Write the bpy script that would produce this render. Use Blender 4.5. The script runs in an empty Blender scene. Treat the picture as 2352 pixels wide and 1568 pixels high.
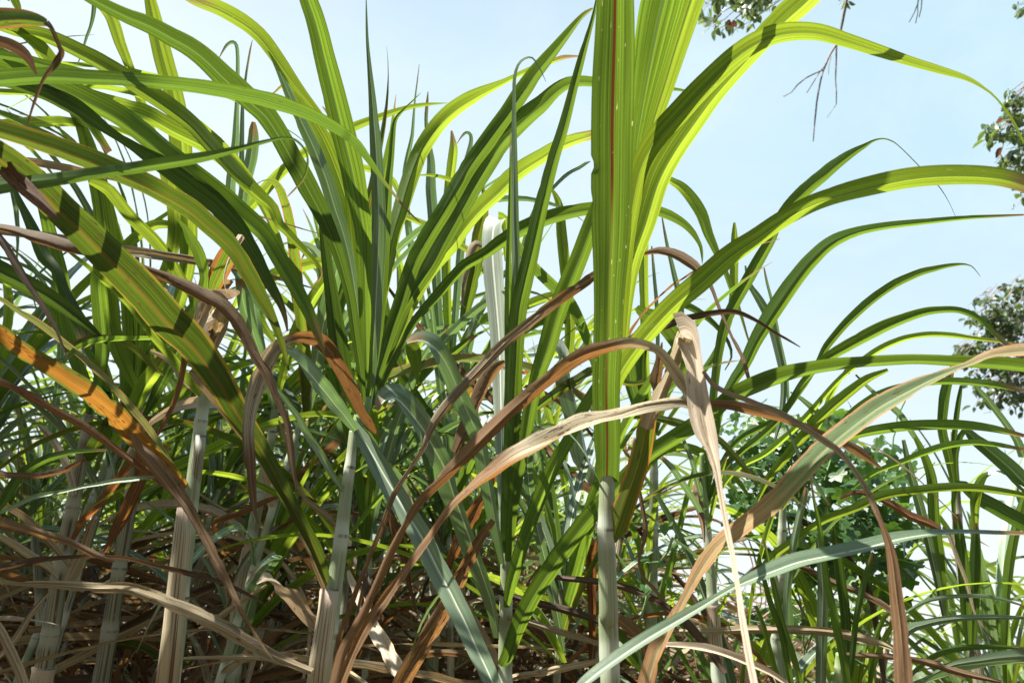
import bpy, math, random
from mathutils import Vector, noise, Matrix
C = bpy.context.scene
R = math.radians
rnd = random.Random(11)

# ------------------------------------------------------------------ camera
PITCH = R(21.0)
CAMZ = 1.5
FPX = 1960.0                       # focal length in the units of the traced outlines (2352 wide)
cam_d = bpy.data.cameras.new('camera')
cam = bpy.data.objects.new('camera', cam_d)
C.collection.objects.link(cam)
cam.location = (0, 0, CAMZ)
cam.rotation_euler = (R(90) + PITCH, 0, 0)
cam_d.sensor_width = 36
cam_d.lens = 36 * FPX / 2352
cam_d.clip_start = 0.05
cam_d.clip_end = 3000
cam_d.dof.use_dof = True
cam_d.dof.focus_distance = 1.6
cam_d.dof.aperture_fstop = 8.0
C.camera = cam
FW = Vector((0, math.cos(PITCH), math.sin(PITCH)))
UP = Vector((0, -math.sin(PITCH), math.cos(PITCH)))
EYE = Vector((0, 0, CAMZ))

def at(x, y, d):
    """a traced point at distance d from the eye plane, as a place in the field"""
    return EYE + d * (FW + Vector((1, 0, 0)) * ((x - 1176) / FPX) + UP * ((784 - y) / FPX))

# ------------------------------------------------------------------ light and air
SUN_EL, SUN_AZ = 59.0, -114.0      # azimuth from +Y (ahead) towards +X (right)
w = bpy.data.worlds.new('World'); C.world = w; w.use_nodes = True
nt = w.node_tree; nt.nodes.clear()
sky = nt.nodes.new('ShaderNodeTexSky'); sky.sky_type = 'NISHITA'; sky.sun_disc = False
sky.sun_elevation = R(SUN_EL); sky.sun_rotation = R(SUN_AZ)
sky.altitude = 50; sky.air_density = 1.0; sky.dust_density = .6; sky.ozone_density = 1.2
bg = nt.nodes.new('ShaderNodeBackground'); bg.inputs['Strength'].default_value = 0.10
wo = nt.nodes.new('ShaderNodeOutputWorld')
# thin high cloud veil
tc = nt.nodes.new('ShaderNodeTexCoord')
mp = nt.nodes.new('ShaderNodeMapping'); mp.inputs['Scale'].default_value = (1.6, 1.6, 3.2)
nz = nt.nodes.new('ShaderNodeTexNoise'); nz.inputs['Scale'].default_value = 2.2; nz.inputs['Detail'].default_value = 7; nz.inputs['Roughness'].default_value = .62
nz.inputs['Distortion'].default_value = .6
rp = nt.nodes.new('ShaderNodeMapRange'); rp.inputs[1].default_value = .5; rp.inputs[2].default_value = .8; rp.inputs[3].default_value = .86; rp.inputs[4].default_value = .95
mx = nt.nodes.new('ShaderNodeMix'); mx.data_type = 'RGBA'
mx.inputs[7].default_value = (2.75, 3.6, 3.95, 1)
L = nt.links.new
L(tc.outputs['Generated'], mp.inputs[0]); L(mp.outputs[0], nz.inputs[0]); L(nz.outputs[0], rp.inputs[0])
sx = nt.nodes.new('ShaderNodeSeparateXYZ'); L(tc.outputs['Generated'], sx.inputs[0])
el = nt.nodes.new('ShaderNodeMapRange'); el.inputs[1].default_value = .62; el.inputs[2].default_value = .88; el.inputs[3].default_value = 1.0; el.inputs[4].default_value = .12
L(sx.outputs[2], el.inputs[0])
em = nt.nodes.new('ShaderNodeMath'); em.operation = 'MULTIPLY'; L(rp.outputs[0], em.inputs[0]); L(el.outputs[0], em.inputs[1])
L(em.outputs[0], mx.inputs[0])
vc = nt.nodes.new('ShaderNodeMix'); vc.data_type = 'RGBA'; vc.inputs[6].default_value = (3.35, 3.45, 3.5, 1)
vl = nt.nodes.new('ShaderNodeMix'); vl.data_type = 'RGBA'; vl.inputs[6].default_value = (2.1, 3.05, 3.45, 1); vl.inputs[7].default_value = (3.3, 3.68, 3.7, 1)
vx = nt.nodes.new('ShaderNodeMath'); vx.operation = 'MULTIPLY_ADD'; vx.inputs[1].default_value = -1.0; vx.inputs[2].default_value = .5; vx.use_clamp = True
vn = nt.nodes.new('ShaderNodeMath'); vn.operation = 'MULTIPLY_ADD'; vn.inputs[1].default_value = .9; vn.inputs[2].default_value = -.32
L(nz.outputs[0], vn.inputs[0]); vs = nt.nodes.new('ShaderNodeMath'); vs.operation = 'ADD'; vs.use_clamp = True
L(sx.outputs[0], vx.inputs[0]); L(vx.outputs[0], vs.inputs[0]); L(vn.outputs[0], vs.inputs[1]); L(vs.outputs[0], vl.inputs[0]); L(vl.outputs[2], vc.inputs[7])
vr = nt.nodes.new('ShaderNodeMapRange'); vr.inputs[1].default_value = .02; vr.inputs[2].default_value = .5; L(sx.outputs[2], vr.inputs[0]); L(vr.outputs[0], vc.inputs[0]); L(vc.outputs[2], mx.inputs[7]); L(sky.outputs[0], mx.inputs[6]); L(mx.outputs[2], bg.inputs[0]); L(bg.outputs[0], wo.inputs[0])

sd = bpy.data.lights.new('sun', 'SUN'); sd.energy = 5.0; sd.angle = R(.5); sd.color = (1, .95, .86)
so = bpy.data.objects.new('sun', sd); C.collection.objects.link(so)
sdir = Vector((math.sin(R(SUN_AZ)) * math.cos(R(SUN_EL)), math.cos(R(SUN_AZ)) * math.cos(R(SUN_EL)), math.sin(R(SUN_EL))))
so.rotation_euler = sdir.to_track_quat('Z', 'Y').to_euler()
so.location = (0, 0, 12)
C.view_settings.view_transform = 'Standard'; C.view_settings.look = 'None'
C.view_settings.exposure = 1.55; C.view_settings.gamma = 1
C.cycles.max_bounces = 8; C.cycles.transmission_bounces = 6; C.cycles.diffuse_bounces = 4

# ------------------------------------------------------------------ materials
def nodes_of(name):
    m = bpy.data.materials.new(name); m.use_nodes = True
    m.node_tree.nodes.clear()
    return m, m.node_tree.nodes, m.node_tree.links.new

def leaf_mat(name, ref, tr, mid, mid_tr, t=.5, spot=None, spots=0., edge=None, edges=0., rough=.5, mid_w=.045,
             patch=None, patches=0., old=None, stripe=.35, streak=None, var=.25, bump=.3, u_off=.0, spec=.25, tip=None):
    """ref/tr: reflected and transmitted colour of the blade; mid: its midrib; spot, edge, patch: rust, dead rim, dying patches"""
    m, N, L = nodes_of(name)
    uv = N.new('ShaderNodeUVMap'); uv.uv_map = 'UVMap'
    sep = N.new('ShaderNodeSeparateXYZ'); L(uv.outputs[0], sep.inputs[0])
    oi = N.new('ShaderNodeObjectInfo')
    def math_(op, a, b=None, c=None, clamp=False):
        n = N.new('ShaderNodeMath'); n.operation = op; n.use_clamp = clamp
        for i, v in enumerate((a, b, c)):
            if v is None: continue
            if isinstance(v, (int, float)): n.inputs[i].default_value = v
            else: L(v, n.inputs[i])
        return n.outputs[0]
    def coords(su, sv, off):
        cx = N.new('ShaderNodeCombineXYZ')
        L(math_('MULTIPLY', sep.outputs[0], su), cx.inputs[0]); L(math_('MULTIPLY', sep.outputs[1], sv), cx.inputs[1])
        L(math_('MULTIPLY_ADD', oi.outputs['Random'], 37.0, off), cx.inputs[2])
        return cx.outputs[0]
    def noise_(co, detail=2, rough_=.5):
        n = N.new('ShaderNodeTexNoise'); n.inputs['Scale'].default_value = 1; n.inputs['Detail'].default_value = detail
        n.inputs['Roughness'].default_value = rough_; L(co, n.inputs[0]); return n.outputs[0]
    def ramp(v, a, b, lo=0., hi=1.):
        n = N.new('ShaderNodeMapRange'); n.interpolation_type = 'SMOOTHSTEP'
        n.inputs[1].default_value = a; n.inputs[2].default_value = b; n.inputs[3].default_value = lo; n.inputs[4].default_value = hi
        L(v, n.inputs[0]); return n.outputs[0]
    def mix(f, a, b, mode='MIX'):
        n = N.new('ShaderNodeMix'); n.data_type = 'RGBA'; n.blend_type = mode
        if isinstance(f, (int, float)): n.inputs[0].default_value = f
        else: L(f, n.inputs[0])
        for i, v in ((6, a), (7, b)):
            if isinstance(v, tuple): n.inputs[i].default_value = v + (1,)
            else: L(v, n.inputs[i])
        return n.outputs[2]
    du = math_('ABSOLUTE', math_('SUBTRACT', sep.outputs[0], .5 + u_off))
    veins = noise_(coords(24, 1.1, 0), 4, .75)
    fine = noise_(coords(130, 4, 5), 1)
    broad = noise_(coords(5, 2.2, 9), 2)
    vein_f = ramp(veins, .34, .62, 1 - stripe, 1 + stripe * .4)
    fine_f = ramp(fine, .35, .65, 1 - stripe * .45, 1 + stripe * .2)
    broad_f = ramp(broad, .3, .7, 1 - var * .8, 1 + var * .5)
    rnd_f = ramp(oi.outputs['Random'], 0, 1, 1 - var, 1 + var * .5)
    k = math_('MULTIPLY', math_('MULTIPLY', vein_f, fine_f), math_('MULTIPLY', broad_f, rnd_f))
    vec = N.new('ShaderNodeCombineXYZ')
    for i in range(3): L(k, vec.inputs[i])
    midf = ramp(du, mid_w, mid_w * .45, 0., 1.)
    out = []
    age = None
    if old is not None:
        aa = N.new('ShaderNodeAttribute'); aa.attribute_name = 'age'
        age = ramp(math_('ADD', aa.outputs['Fac'], math_('MULTIPLY_ADD', noise_(coords(9, 3, 41), 4, .7), 1.1, -.55)), .3, .7)
    for q_i, (base, midc) in enumerate(((ref, mid), (tr, mid_tr))):
        if age is not None: base = mix(age, base, old[q_i])
        c = mix(1., base, vec.outputs[0], 'MULTIPLY')
        if patch is not None:
            pf = ramp(noise_(coords(2.2, 3.2, 21), 4, .7), .62 - patches * .3, .70 - patches * .25)
            c = mix(pf, c, mix(1., patch, vec.outputs[0], 'MULTIPLY'))
        c = mix(math_('MULTIPLY', midf, .9), c, midc)
        if edge is not None:
            wob = math_('MULTIPLY_ADD', noise_(coords(.01, 3.5, 31), 3, .6), .5, -.25)
            ef = ramp(math_('ADD', du, wob), .5 - edges, .5 - edges * .6)
            c = mix(ef, c, edge)
        if streak is not None:                                # a dark rot stripe beside the midrib
            sf = math_('MULTIPLY', ramp(du, .05, .03), ramp(noise_(coords(.01, 1.7, 3), 2), .26, .38))
            c = mix(sf, c, streak)
        if spot is not None:
            s1 = ramp(noise_(coords(16, 55, 13), 2, .6), .70 - spots * .2, .73 - spots * .2)
            s2 = math_('MULTIPLY', s1, ramp(noise_(coords(1.6, 5, 17), 1), .46, .56))
            c = mix(s2, c, spot)
        if tip is not None:
            ta = N.new('ShaderNodeAttribute'); ta.attribute_name = 'age'
            tf = ramp(math_('ADD', ta.outputs['Fac'], math_('MULTIPLY_ADD', noise_(coords(6, 9, 51), 3, .7), .30, -.15)), .90, .97)
            c = mix(math_('MULTIPLY', tf, ramp(oi.outputs['Random'], .25, .4)), c, tip)
        out.append(c)
    p = N.new('ShaderNodeBsdfPrincipled'); p.inputs['Roughness'].default_value = rough
    p.inputs['Specular IOR Level'].default_value = spec
    L(out[0], p.inputs['Base Color'])
    b = N.new('ShaderNodeBump'); b.inputs['Strength'].default_value = bump; b.inputs['Distance'].default_value = .002
    L(veins, b.inputs['Height']); L(b.outputs[0], p.inputs['Normal'])
    tl = N.new('ShaderNodeBsdfTranslucent'); L(out[1], tl.inputs[0])
    ms = N.new('ShaderNodeMixShader'); ms.inputs[0].default_value = t
    L(p.outputs[0], ms.inputs[1]); L(tl.outputs[0], ms.inputs[2])
    o = N.new('ShaderNodeOutputMaterial'); L(ms.outputs[0], o.inputs[0])
    return m

M = {}
BR = (.085, .04, .018)
M['lime'] = leaf_mat('lime leaf blade', tip=(.24, .15, .06), ref=(.10, .185, .03), tr=(.33, .44, .03), mid=(.08, .13, .03), mid_tr=(.10, .15, .03), t=.58,
                     spot=(.35, .42, .12), spots=.05, stripe=.42)
M['green'] = leaf_mat('green leaf blade', tip=(.24, .15, .06), ref=(.08, .15, .032), tr=(.18, .285, .022), mid=(.13, .20, .08), mid_tr=(.10, .16, .04), t=.55,
                      spot=(.12, .10, .03), spots=.08, stripe=.45)
M['deep'] = leaf_mat('deep green leaf blade', tip=(.24, .15, .06), ref=(.05, .095, .026), tr=(.115, .195, .018), mid=(.09, .15, .05), mid_tr=(.12, .2, .04), t=.5,
                     spot=(.09, .05, .02), spots=.12, stripe=.4)
M['wax'] = leaf_mat('waxy blue green leaf blade', tip=(.24, .15, .06), ref=(.19, .27, .17), tr=(.17, .30, .07), mid=(.62, .68, .54), mid_tr=(.35, .45, .2), t=.32,
                    spot=(.16, .09, .05), spots=.03, rough=.38, mid_w=.05, stripe=.3, spec=.6)
M['waxlight'] = leaf_mat('pale waxy leaf blade', (.38, .44, .35), (.2, .32, .12), (.7, .72, .62), (.4, .45, .3), t=.25,
                         rough=.34, mid_w=.05, stripe=.3, spec=.7)
M['bigrib'] = leaf_mat('broad leaf blade with brown midrib', (.07, .13, .026), (.125, .20, .018), (.12, .14, .04), (.20, .24, .03), t=.6,
                       spot=(.5, .5, .2), spots=.05, stripe=.5, streak=(.10, .03, .008), mid_w=.04)
M['mottled'] = leaf_mat('ageing leaf blade', (.06, .11, .025), (.17, .27, .02), (.16, .10, .03), (.24, .14, .02), t=.5,
                        spot=BR, spots=.42, edge=(.30, .13, .03), edges=.10, stripe=.45, patch=(.15, .075, .025), patches=.10)
M['olive'] = leaf_mat('dark olive leaf blade with orange midrib', (.06, .10, .022), (.125, .185, .016), (.15, .09, .025), (.19, .115, .02), t=.5,
                        spot=BR, spots=.42, edge=(.30, .22, .03), edges=.05, stripe=.45, mid_w=.05)
M['amber'] = leaf_mat('yellowing leaf blade with amber margins', (.12, .15, .025), (.30, .33, .025), (.26, .24, .04), (.34, .32, .03), t=.5,
                        spot=BR, spots=.5, edge=(.42, .19, .03), edges=.13, stripe=.4)
M['half'] = leaf_mat('half dead leaf blade', (.17, .23, .12), (.22, .28, .05), (.32, .30, .18), (.3, .25, .1), t=.35,
                     spot=BR, spots=.3, edge=(.36, .20, .09), edges=.20, stripe=.4, patch=(.42, .27, .12), patches=.12)
M['orange'] = leaf_mat('orange dying leaf blade', (.25, .125, .03), (.46, .20, .028), (.22, .10, .03), (.35, .16, .03), t=.55,
                       spot=(.10, .03, .012), spots=.6, edge=(.12, .13, .02), edges=.12, stripe=.35, patch=(.42, .22, .04), patches=.2)
M['brown'] = leaf_mat('brown dead leaf blade', (.20, .13, .072), (.36, .175, .055), (.27, .19, .11), (.3, .14, .06), t=.38,
                      spot=(.035, .02, .014), spots=.45, stripe=.5, rough=.6, patch=(.30, .19, .12), patches=.2, spec=.25, bump=.5)
M['rust'] = leaf_mat('rust brown dead leaf blade', (.17, .085, .038), (.40, .155, .035), (.24, .13, .07), (.3, .12, .05), t=.42,
                     spot=(.03, .015, .01), spots=.5, stripe=.55, rough=.6, patch=(.28, .13, .06), patches=.2, spec=.25, bump=.5)
M['tan'] = leaf_mat('tan dead leaf blade', (.40, .33, .205), (.42, .28, .12), (.5, .42, .3), (.4, .27, .14), t=.28,
                    spot=(.09, .05, .03), spots=.42, stripe=.45, rough=.6, patch=(.26, .17, .10), patches=.2, spec=.25, bump=.5)
M['cream'] = leaf_mat('bleached dead leaf blade', (.56, .465, .35), (.5, .35, .2), (.62, .54, .42), (.5, .38, .2), t=.28,
                      spot=(.2, .12, .07), spots=.3, stripe=.35, rough=.6, patch=(.42, .27, .16), patches=.1, spec=.25, bump=.5)
M['dark'] = leaf_mat('dark withered leaf blade', (.10, .068, .045), (.14, .075, .03), (.2, .13, .09), (.12, .06, .03), t=.3,
                     spot=(.02, .012, .01), spots=.5, stripe=.5, rough=.6, patch=(.24, .17, .12), patches=.12, spec=.25, bump=.5)
M['tree_leaf'] = leaf_mat('tree leaf', (.11, .165, .075), (.20, .29, .05), (.08, .12, .06), (.1, .15, .04), t=.35, stripe=.15, rough=.35, spec=.6)
M['red_leaf'] = leaf_mat('red tree leaf', (.10, .05, .04), (.13, .05, .03), (.2, .06, .05), (.2, .05, .03), t=.4, stripe=.15)
M['vine_leaf'] = leaf_mat('vine leaf', (.06, .14, .035), (.17, .34, .03), (.09, .16, .05), (.1, .2, .04), t=.45, stripe=.15, rough=.35, spec=.5)
M['weed'] = leaf_mat('weed leaf', (.13, .22, .09), (.2, .33, .08), (.12, .18, .08), (.1, .2, .04), t=.4, stripe=.15)

M['aged'] = leaf_mat('dead leaf blade, rust brown bleaching to cream', (.20, .115, .055), (.40, .18, .05), (.26, .17, .09), (.3, .14, .06), t=.35,
                     spot=(.05, .03, .02), spots=.42, stripe=.45, rough=.6, old=((.53, .45, .31), (.45, .33, .18)), spec=.2, bump=.5)
M['turning'] = leaf_mat('leaf blade, green dying to tan', (.16, .23, .11), (.2, .28, .05), (.30, .30, .17), (.3, .25, .1), t=.35,
                     spot=BR, spots=.3, stripe=.4, old=((.36, .24, .12), (.42, .24, .07)), edge=(.38, .21, .10), edges=.12)

def stalk_mat(name, c1, c2, bark, stripe=(.3, .22, .2), amt=.5, wax=(.38, .42, .33)):
    m, N, L = nodes_of(name)
    uv = N.new('ShaderNodeUVMap'); uv.uv_map = 'UVMap'
    at_ = N.new('ShaderNodeAttribute'); at_.attribute_name = 'node_dist'
    oi = N.new('ShaderNodeObjectInfo')
    def mapn(s, sc, det, off=0):
        mpn = N.new('ShaderNodeMapping'); mpn.inputs['Scale'].default_value = s; mpn.inputs['Location'].default_value = (0, off, off); L(uv.outputs[0], mpn.inputs[0])
        n = N.new('ShaderNodeTexNoise'); n.inputs['Scale'].default_value = sc; n.inputs['Detail'].default_value = det; n.inputs['Roughness'].default_value = .65
        L(mpn.outputs[0], n.inputs[0]); return n.outputs[0]
    def rampn(v, a, b):
        n = N.new('ShaderNodeMapRange'); n.interpolation_type = 'SMOOTHSTEP'; n.inputs[1].default_value = a; n.inputs[2].default_value = b; L(v, n.inputs[0]); return n.outputs[0]
    def mix(f, a, b):
        n = N.new('ShaderNodeMix'); n.data_type = 'RGBA'
        if isinstance(f, (int, float)): n.inputs[0].default_value = f
        else: L(f, n.inputs[0])
        for i, v in ((6, a), (7, b)):
            if isinstance(v, tuple): n.inputs[i].default_value = v + (1,)
            else: L(v, n.inputs[i])
        return n.outputs[2]
    def mul(a, b):
        n = N.new('ShaderNodeMath'); n.operation = 'MULTIPLY'; L(a, n.inputs[0]); L(b, n.inputs[1]); return n.outputs[0]
    c = mix(rampn(mapn((3, 1.5, 1), 2, 4), .35, .65), c1, c2)
    c = mix(rampn(mapn((28, 1.2, 1), 1, 3, 4), .58 - amt * .12, .64 - amt * .10), c, bark)
    c = mix(rampn(mapn((9, 7, 1), 2, 5, 9), .62, .72), c, stripe)
    c = mix(rampn(at_.outputs['Fac'], .035, .012), c, wax)      # wax bloom by each node
    c = mix(mul(rampn(at_.outputs['Fac'], .0045, .0015), rampn(mapn((5, 3, 1), 1, 3, 12), .35, .65)), c, (.08, .05, .03))
    p = N.new('ShaderNodeBsdfPrincipled'); p.inputs['Roughness'].default_value = .5; p.inputs['Specular IOR Level'].default_value = .35
    L(c, p.inputs['Base Color'])
    b = N.new('ShaderNodeBump'); b.inputs['Strength'].default_value = .35; b.inputs['Distance'].default_value = .002
    L(mapn((40, 1.5, 1), 1, 3, 2), b.inputs['Height']); L(b.outputs[0], p.inputs['Normal'])
    o = N.new('ShaderNodeOutputMaterial'); L(p.outputs[0], o.inputs[0])
    return m
M['cane'] = stalk_mat('waxy green cane', (.20, .25, .14), (.28, .32, .21), (.20, .16, .11), amt=.3)
M['canedry'] = stalk_mat('weathered cane', (.25, .24, .15), (.17, .18, .12), (.09, .06, .04), amt=.8, wax=(.3, .29, .22))
M['sheath'] = stalk_mat('dry leaf sheath', (.42, .36, .245), (.31, .26, .17), (.10, .06, .04), stripe=(.12, .08, .055), amt=.5, wax=(.4, .3, .22))
M['sheathgreen'] = stalk_mat('green leaf sheath', (.16, .26, .08), (.21, .31, .13), (.2, .28, .14), stripe=(.18, .24, .1), amt=.2, wax=(.3, .38, .2))

def plain(name, c1, c2, scale=8, rough=.9, bump=.4):
    m, N, L = nodes_of(name)
    tc = N.new('ShaderNodeTexCoord'); n = N.new('ShaderNodeTexNoise'); n.inputs['Scale'].default_value = scale; n.inputs['Detail'].default_value = 6
    L(tc.outputs['Object'], n.inputs[0])
    x = N.new('ShaderNodeMix'); x.data_type = 'RGBA'; x.inputs[6].default_value = c1 + (1,); x.inputs[7].default_value = c2 + (1,); L(n.outputs[0], x.inputs[0])
    p = N.new('ShaderNodeBsdfPrincipled'); p.inputs['Roughness'].default_value = rough; L(x.outputs[2], p.inputs['Base Color'])
    b = N.new('ShaderNodeBump'); b.inputs['Strength'].default_value = bump; b.inputs['Distance'].default_value = .02; L(n.outputs[0], b.inputs['Height']); L(b.outputs[0], p.inputs['Normal'])
    o = N.new('ShaderNodeOutputMaterial'); L(p.outputs[0], o.inputs[0]); return m
M['bark'] = plain('grey twig bark', (.30, .26, .25), (.16, .12, .12), 30)
M['soil'] = plain('field soil', (.05, .036, .024), (.10, .075, .05), 1.5)
M['tendril'] = plain('green vine stem', (.14, .24, .07), (.2, .3, .1), 20, .5)

# ------------------------------------------------------------------ geometry
def link_mesh(name, verts, faces, uvs, mat, parent=None, origin=None, attr=None, smooth=True, age=None):
    me = bpy.data.meshes.new(name)
    if origin is not None: verts = [v - origin for v in verts]
    me.from_pydata([tuple(v) for v in verts], [], faces)
    if uvs is not None:
        ul = me.uv_layers.new(name='UVMap')
        flat = []
        for f in faces:
            for i in f: flat.extend(uvs[i])
        ul.data.foreach_set('uv', flat)
    if attr is not None:
        a = me.attributes.new('node_dist', 'FLOAT', 'POINT'); a.data.foreach_set('value', attr)
    if age is not None:
        a = me.attributes.new('age', 'FLOAT', 'POINT'); a.data.foreach_set('value', age)
    if smooth: me.polygons.foreach_set('use_smooth', [True] * len(me.polygons))
    mats = mat if isinstance(mat, (list, tuple)) else [mat]
    for m_ in mats: me.materials.append(m_)
    me.update()
    o = bpy.data.objects.new(name, me); C.collection.objects.link(o)
    if parent is not None: o.parent = parent
    return o

def catmull(P, step):
    """P: list of tuples (any length); resampled about every step units of the first two numbers"""
    out = []
    n = len(P)
    for i in range(n - 1):
        p0 = P[max(i - 1, 0)]; p1 = P[i]; p2 = P[i + 1]; p3 = P[min(i + 2, n - 1)]
        if i == 0: p0 = tuple(2 * a - b for a, b in zip(p1, p2))
        if i == n - 2: p3 = tuple(2 * b - a for a, b in zip(p1, p2))
        L_ = math.hypot(p2[0] - p1[0], p2[1] - p1[1])
        k = max(2, int(L_ / step))
        for j in range(k):
            t = j / k
            out.append(tuple(.5 * (2 * b + (c - a) * t + (2 * a - 5 * b + 4 * c - d) * t * t + (3 * b - a - 3 * c + d) * t ** 3)
                             for a, b, c, d in zip(p0, p1, p2, p3)))
    out.append(tuple(P[-1]))
    return out

COLS = [-1, -.62, -.12, 0, .12, .62, 1]
def ribbon(pts, widths, normals, gutter, seed, wav=.06, crinkle=0.):
    """a grass blade: gutter-shaped cross-section round a midrib, wavy margins"""
    V, F, U = [], [], []
    n = len(pts); s = 0.
    for i in range(n):
        a = pts[max(i - 1, 0)]; b = pts[min(i + 1, n - 1)]
        T = (b - a).normalized()
        if i: s += (pts[i] - pts[i - 1]).length
        N_ = normals[i]; W_ = T.cross(N_).normalized()
        h = widths[i] * .5
        wl = noise.noise(Vector((s * 7, seed, 0))) * wav; wr = noise.noise(Vector((s * 7, seed, 9))) * wav
        nk = max(0., noise.noise(Vector((s * 38, seed, 4))) - .36) * .40
        for cc in COLS:
            off = cc * h * (1 + (wl if cc < 0 else wr) - (nk if cc == -1 else 0))
            rise = gutter * h * (abs(cc) ** 1.15) + (noise.noise(Vector((s * 9, cc * 1.3, seed + 3))) * .16 * h if abs(cc) > .5 else 0)
            if cc == 0: rise -= gutter * h * .12
            if crinkle:
                rise += crinkle * h * (.8 * noise.noise(Vector((s * 7, cc * 2.8, seed + 8))) + .6 * noise.noise(Vector((s * 3.5, cc * 1.2, seed + 5))) + .25 * noise.noise(Vector((s * 28, cc * 3, seed + 2))))
                if abs(cc) == 1:
                    q_ = noise.noise(Vector((s * 30, cc * 5, seed + 12)))
                    off *= 1 - max(0., q_ - .18) * .8
            V.append(pts[i] + W_ * off - N_ * rise)
            U.append((.5 + cc * .5, s))
    m = len(COLS)
    for i in range(n - 1):
        for j in range(m - 1):
            a = i * m + j
            F.append((a, a + 1, a + m + 1, a + m))
    return V, F, U

def traced_leaf(plant, mat, d0, d1, tilt, data, name='leaf', bow=0., gutter=.42, dm=None, label=None, age=None):
    P = [tuple(float(q) for q in s.split(',')) for s in data.split()]
    # put the depth in as a fourth number, along the length
    L_ = [0.]
    for i in range(1, len(P)): L_.append(L_[-1] + math.hypot(P[i][0] - P[i - 1][0], P[i][1] - P[i - 1][1]))
    Q = []
    for p, l in zip(P, L_):
        t = l / L_[-1]
        if dm is None: d = d0 + (d1 - d0) * t
        else: d = d0 + (dm - d0) * t * 2 if t < .5 else dm + (d1 - dm) * (t * 2 - 1)
        d += bow * math.sin(t * math.pi)
        Q.append((p[0], p[1], p[2], d))
    S = catmull(Q, 14)
    pts = [at(x, y, d) for x, y, w_, d in S]
    seed = rnd.random() * 90
    norms, wid = [], []
    n = len(S)
    for i in range(n):
        T = (pts[min(i + 1, n - 1)] - pts[max(i - 1, 0)]).normalized()
        V_ = (EYE - pts[i]).normalized()
        ti = tilt + .35 * noise.noise(Vector((i * .05, seed, 2)))
        N0 = V_ + Vector((0, 0, -1)) * ti
        side = T.cross(V_)
        if side.length > 1e-4: N0 = N0 + side.normalized() * (.45 * noise.noise(Vector((i * .04, seed, 7))))
        if tilt <= -.5: N0 = N0 + Vector((-.55, -.1, .25))
        N_ = (N0 - T * N0.dot(T))
        N_ = N_.normalized() if N_.length > 1e-3 else V_
        W_ = T.cross(N_).normalized()
        n2 = T.cross(V_); n2 = n2.normalized() if n2.length > 1e-3 else W_
        f = max(abs(W_.dot(n2)), .45)
        wid.append(max(S[i][2], .8) / FPX * S[i][3] / f); norms.append(N_)
    g = gutter if tilt >= 0 else -gutter
    V, F, U = ribbon(pts, wid, norms, g, seed, .06, .8 if name == 'dead_leaf' else (.25 if name == 'dying_leaf' else 0.))
    al = [i / (n - 1) for i in range(n) for _ in COLS]
    if age:
        al = []
        for i in range(n):
            t = i / (n - 1); v = age[-1][1]
            for (t0, a0), (t1, a1) in zip(age, age[1:]):
                if t <= t1: v = a0 + (a1 - a0) * max(0, (t - t0) / (t1 - t0)); break
            al += [v] * len(COLS)
    o = link_mesh(name, V, F, U, M[mat], plant['root'], plant['base'], age=al)
    if label: o['label'] = label
    return o

def tube(pts, rad, sides=12, nodes=None, swell=.10):
    V, F, U, A = [], [], [], []
    n = len(pts); s = 0.
    X = Vector((1, 0, 0))
    for i in range(n):
        T = (pts[min(i + 1, n - 1)] - pts[max(i - 1, 0)]).normalized()
        if i: s += (pts[i] - pts[i - 1]).length
        A1 = (X - T * X.dot(T)).normalized() if abs(T.dot(X)) < .95 else T.cross(Vector((0, 1, 0))).normalized()
        A2 = T.cross(A1)
        nd = min((abs(s - q) for q in nodes), default=1.) if nodes else 1.
        r = rad[i] * (1 + swell * math.exp(-(nd / .007) ** 2))
        for k in range(sides + 1):
            a = 2 * math.pi * k / sides
            V.append(pts[i] + (A1 * math.cos(a) + A2 * math.sin(a)) * r)
            U.append((k / sides, s)); A.append(nd)
    m = sides + 1
    for i in range(n - 1):
        for k in range(sides):
            a = i * m + k
            F.append((a, a + 1, a + m + 1, a + m))
    for e in (0, n - 1):
        V.append(pts[e]); U.append((.5, 0)); A.append(1.)
        c = len(V) - 1
        for k in range(sides):
            a = e * m + k
            F.append((a + 1, a, c) if e == 0 else (a, a + 1, c))
    return V, F, U, A

def resample(P, step):
    """3D polyline with radius -> smooth, evenly stepped"""
    out = []
    n = len(P)
    for i in range(n - 1):
        p0 = P[max(i - 1, 0)]; p1 = P[i]; p2 = P[i + 1]; p3 = P[min(i + 2, n - 1)]
        k = max(1, int((p2[0] - p1[0]).length / step))
        for j in range(k):
            t = j / k
            v = .5 * (2 * p1[0] + (p2[0] - p0[0]) * t + (2 * p0[0] - 5 * p1[0] + 4 * p2[0] - p3[0]) * t * t + (3 * p1[0] - p0[0] - 3 * p2[0] + p3[0]) * t ** 3)
            out.append((v, p1[1] + (p2[1] - p1[1]) * t))
    out.append(P[-1])
    return out

def tag(o, label, cat, group=None, kind=None):
    o['label'] = label; o['category'] = cat
    if group: o['group'] = group
    if kind: o['kind'] = kind

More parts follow.
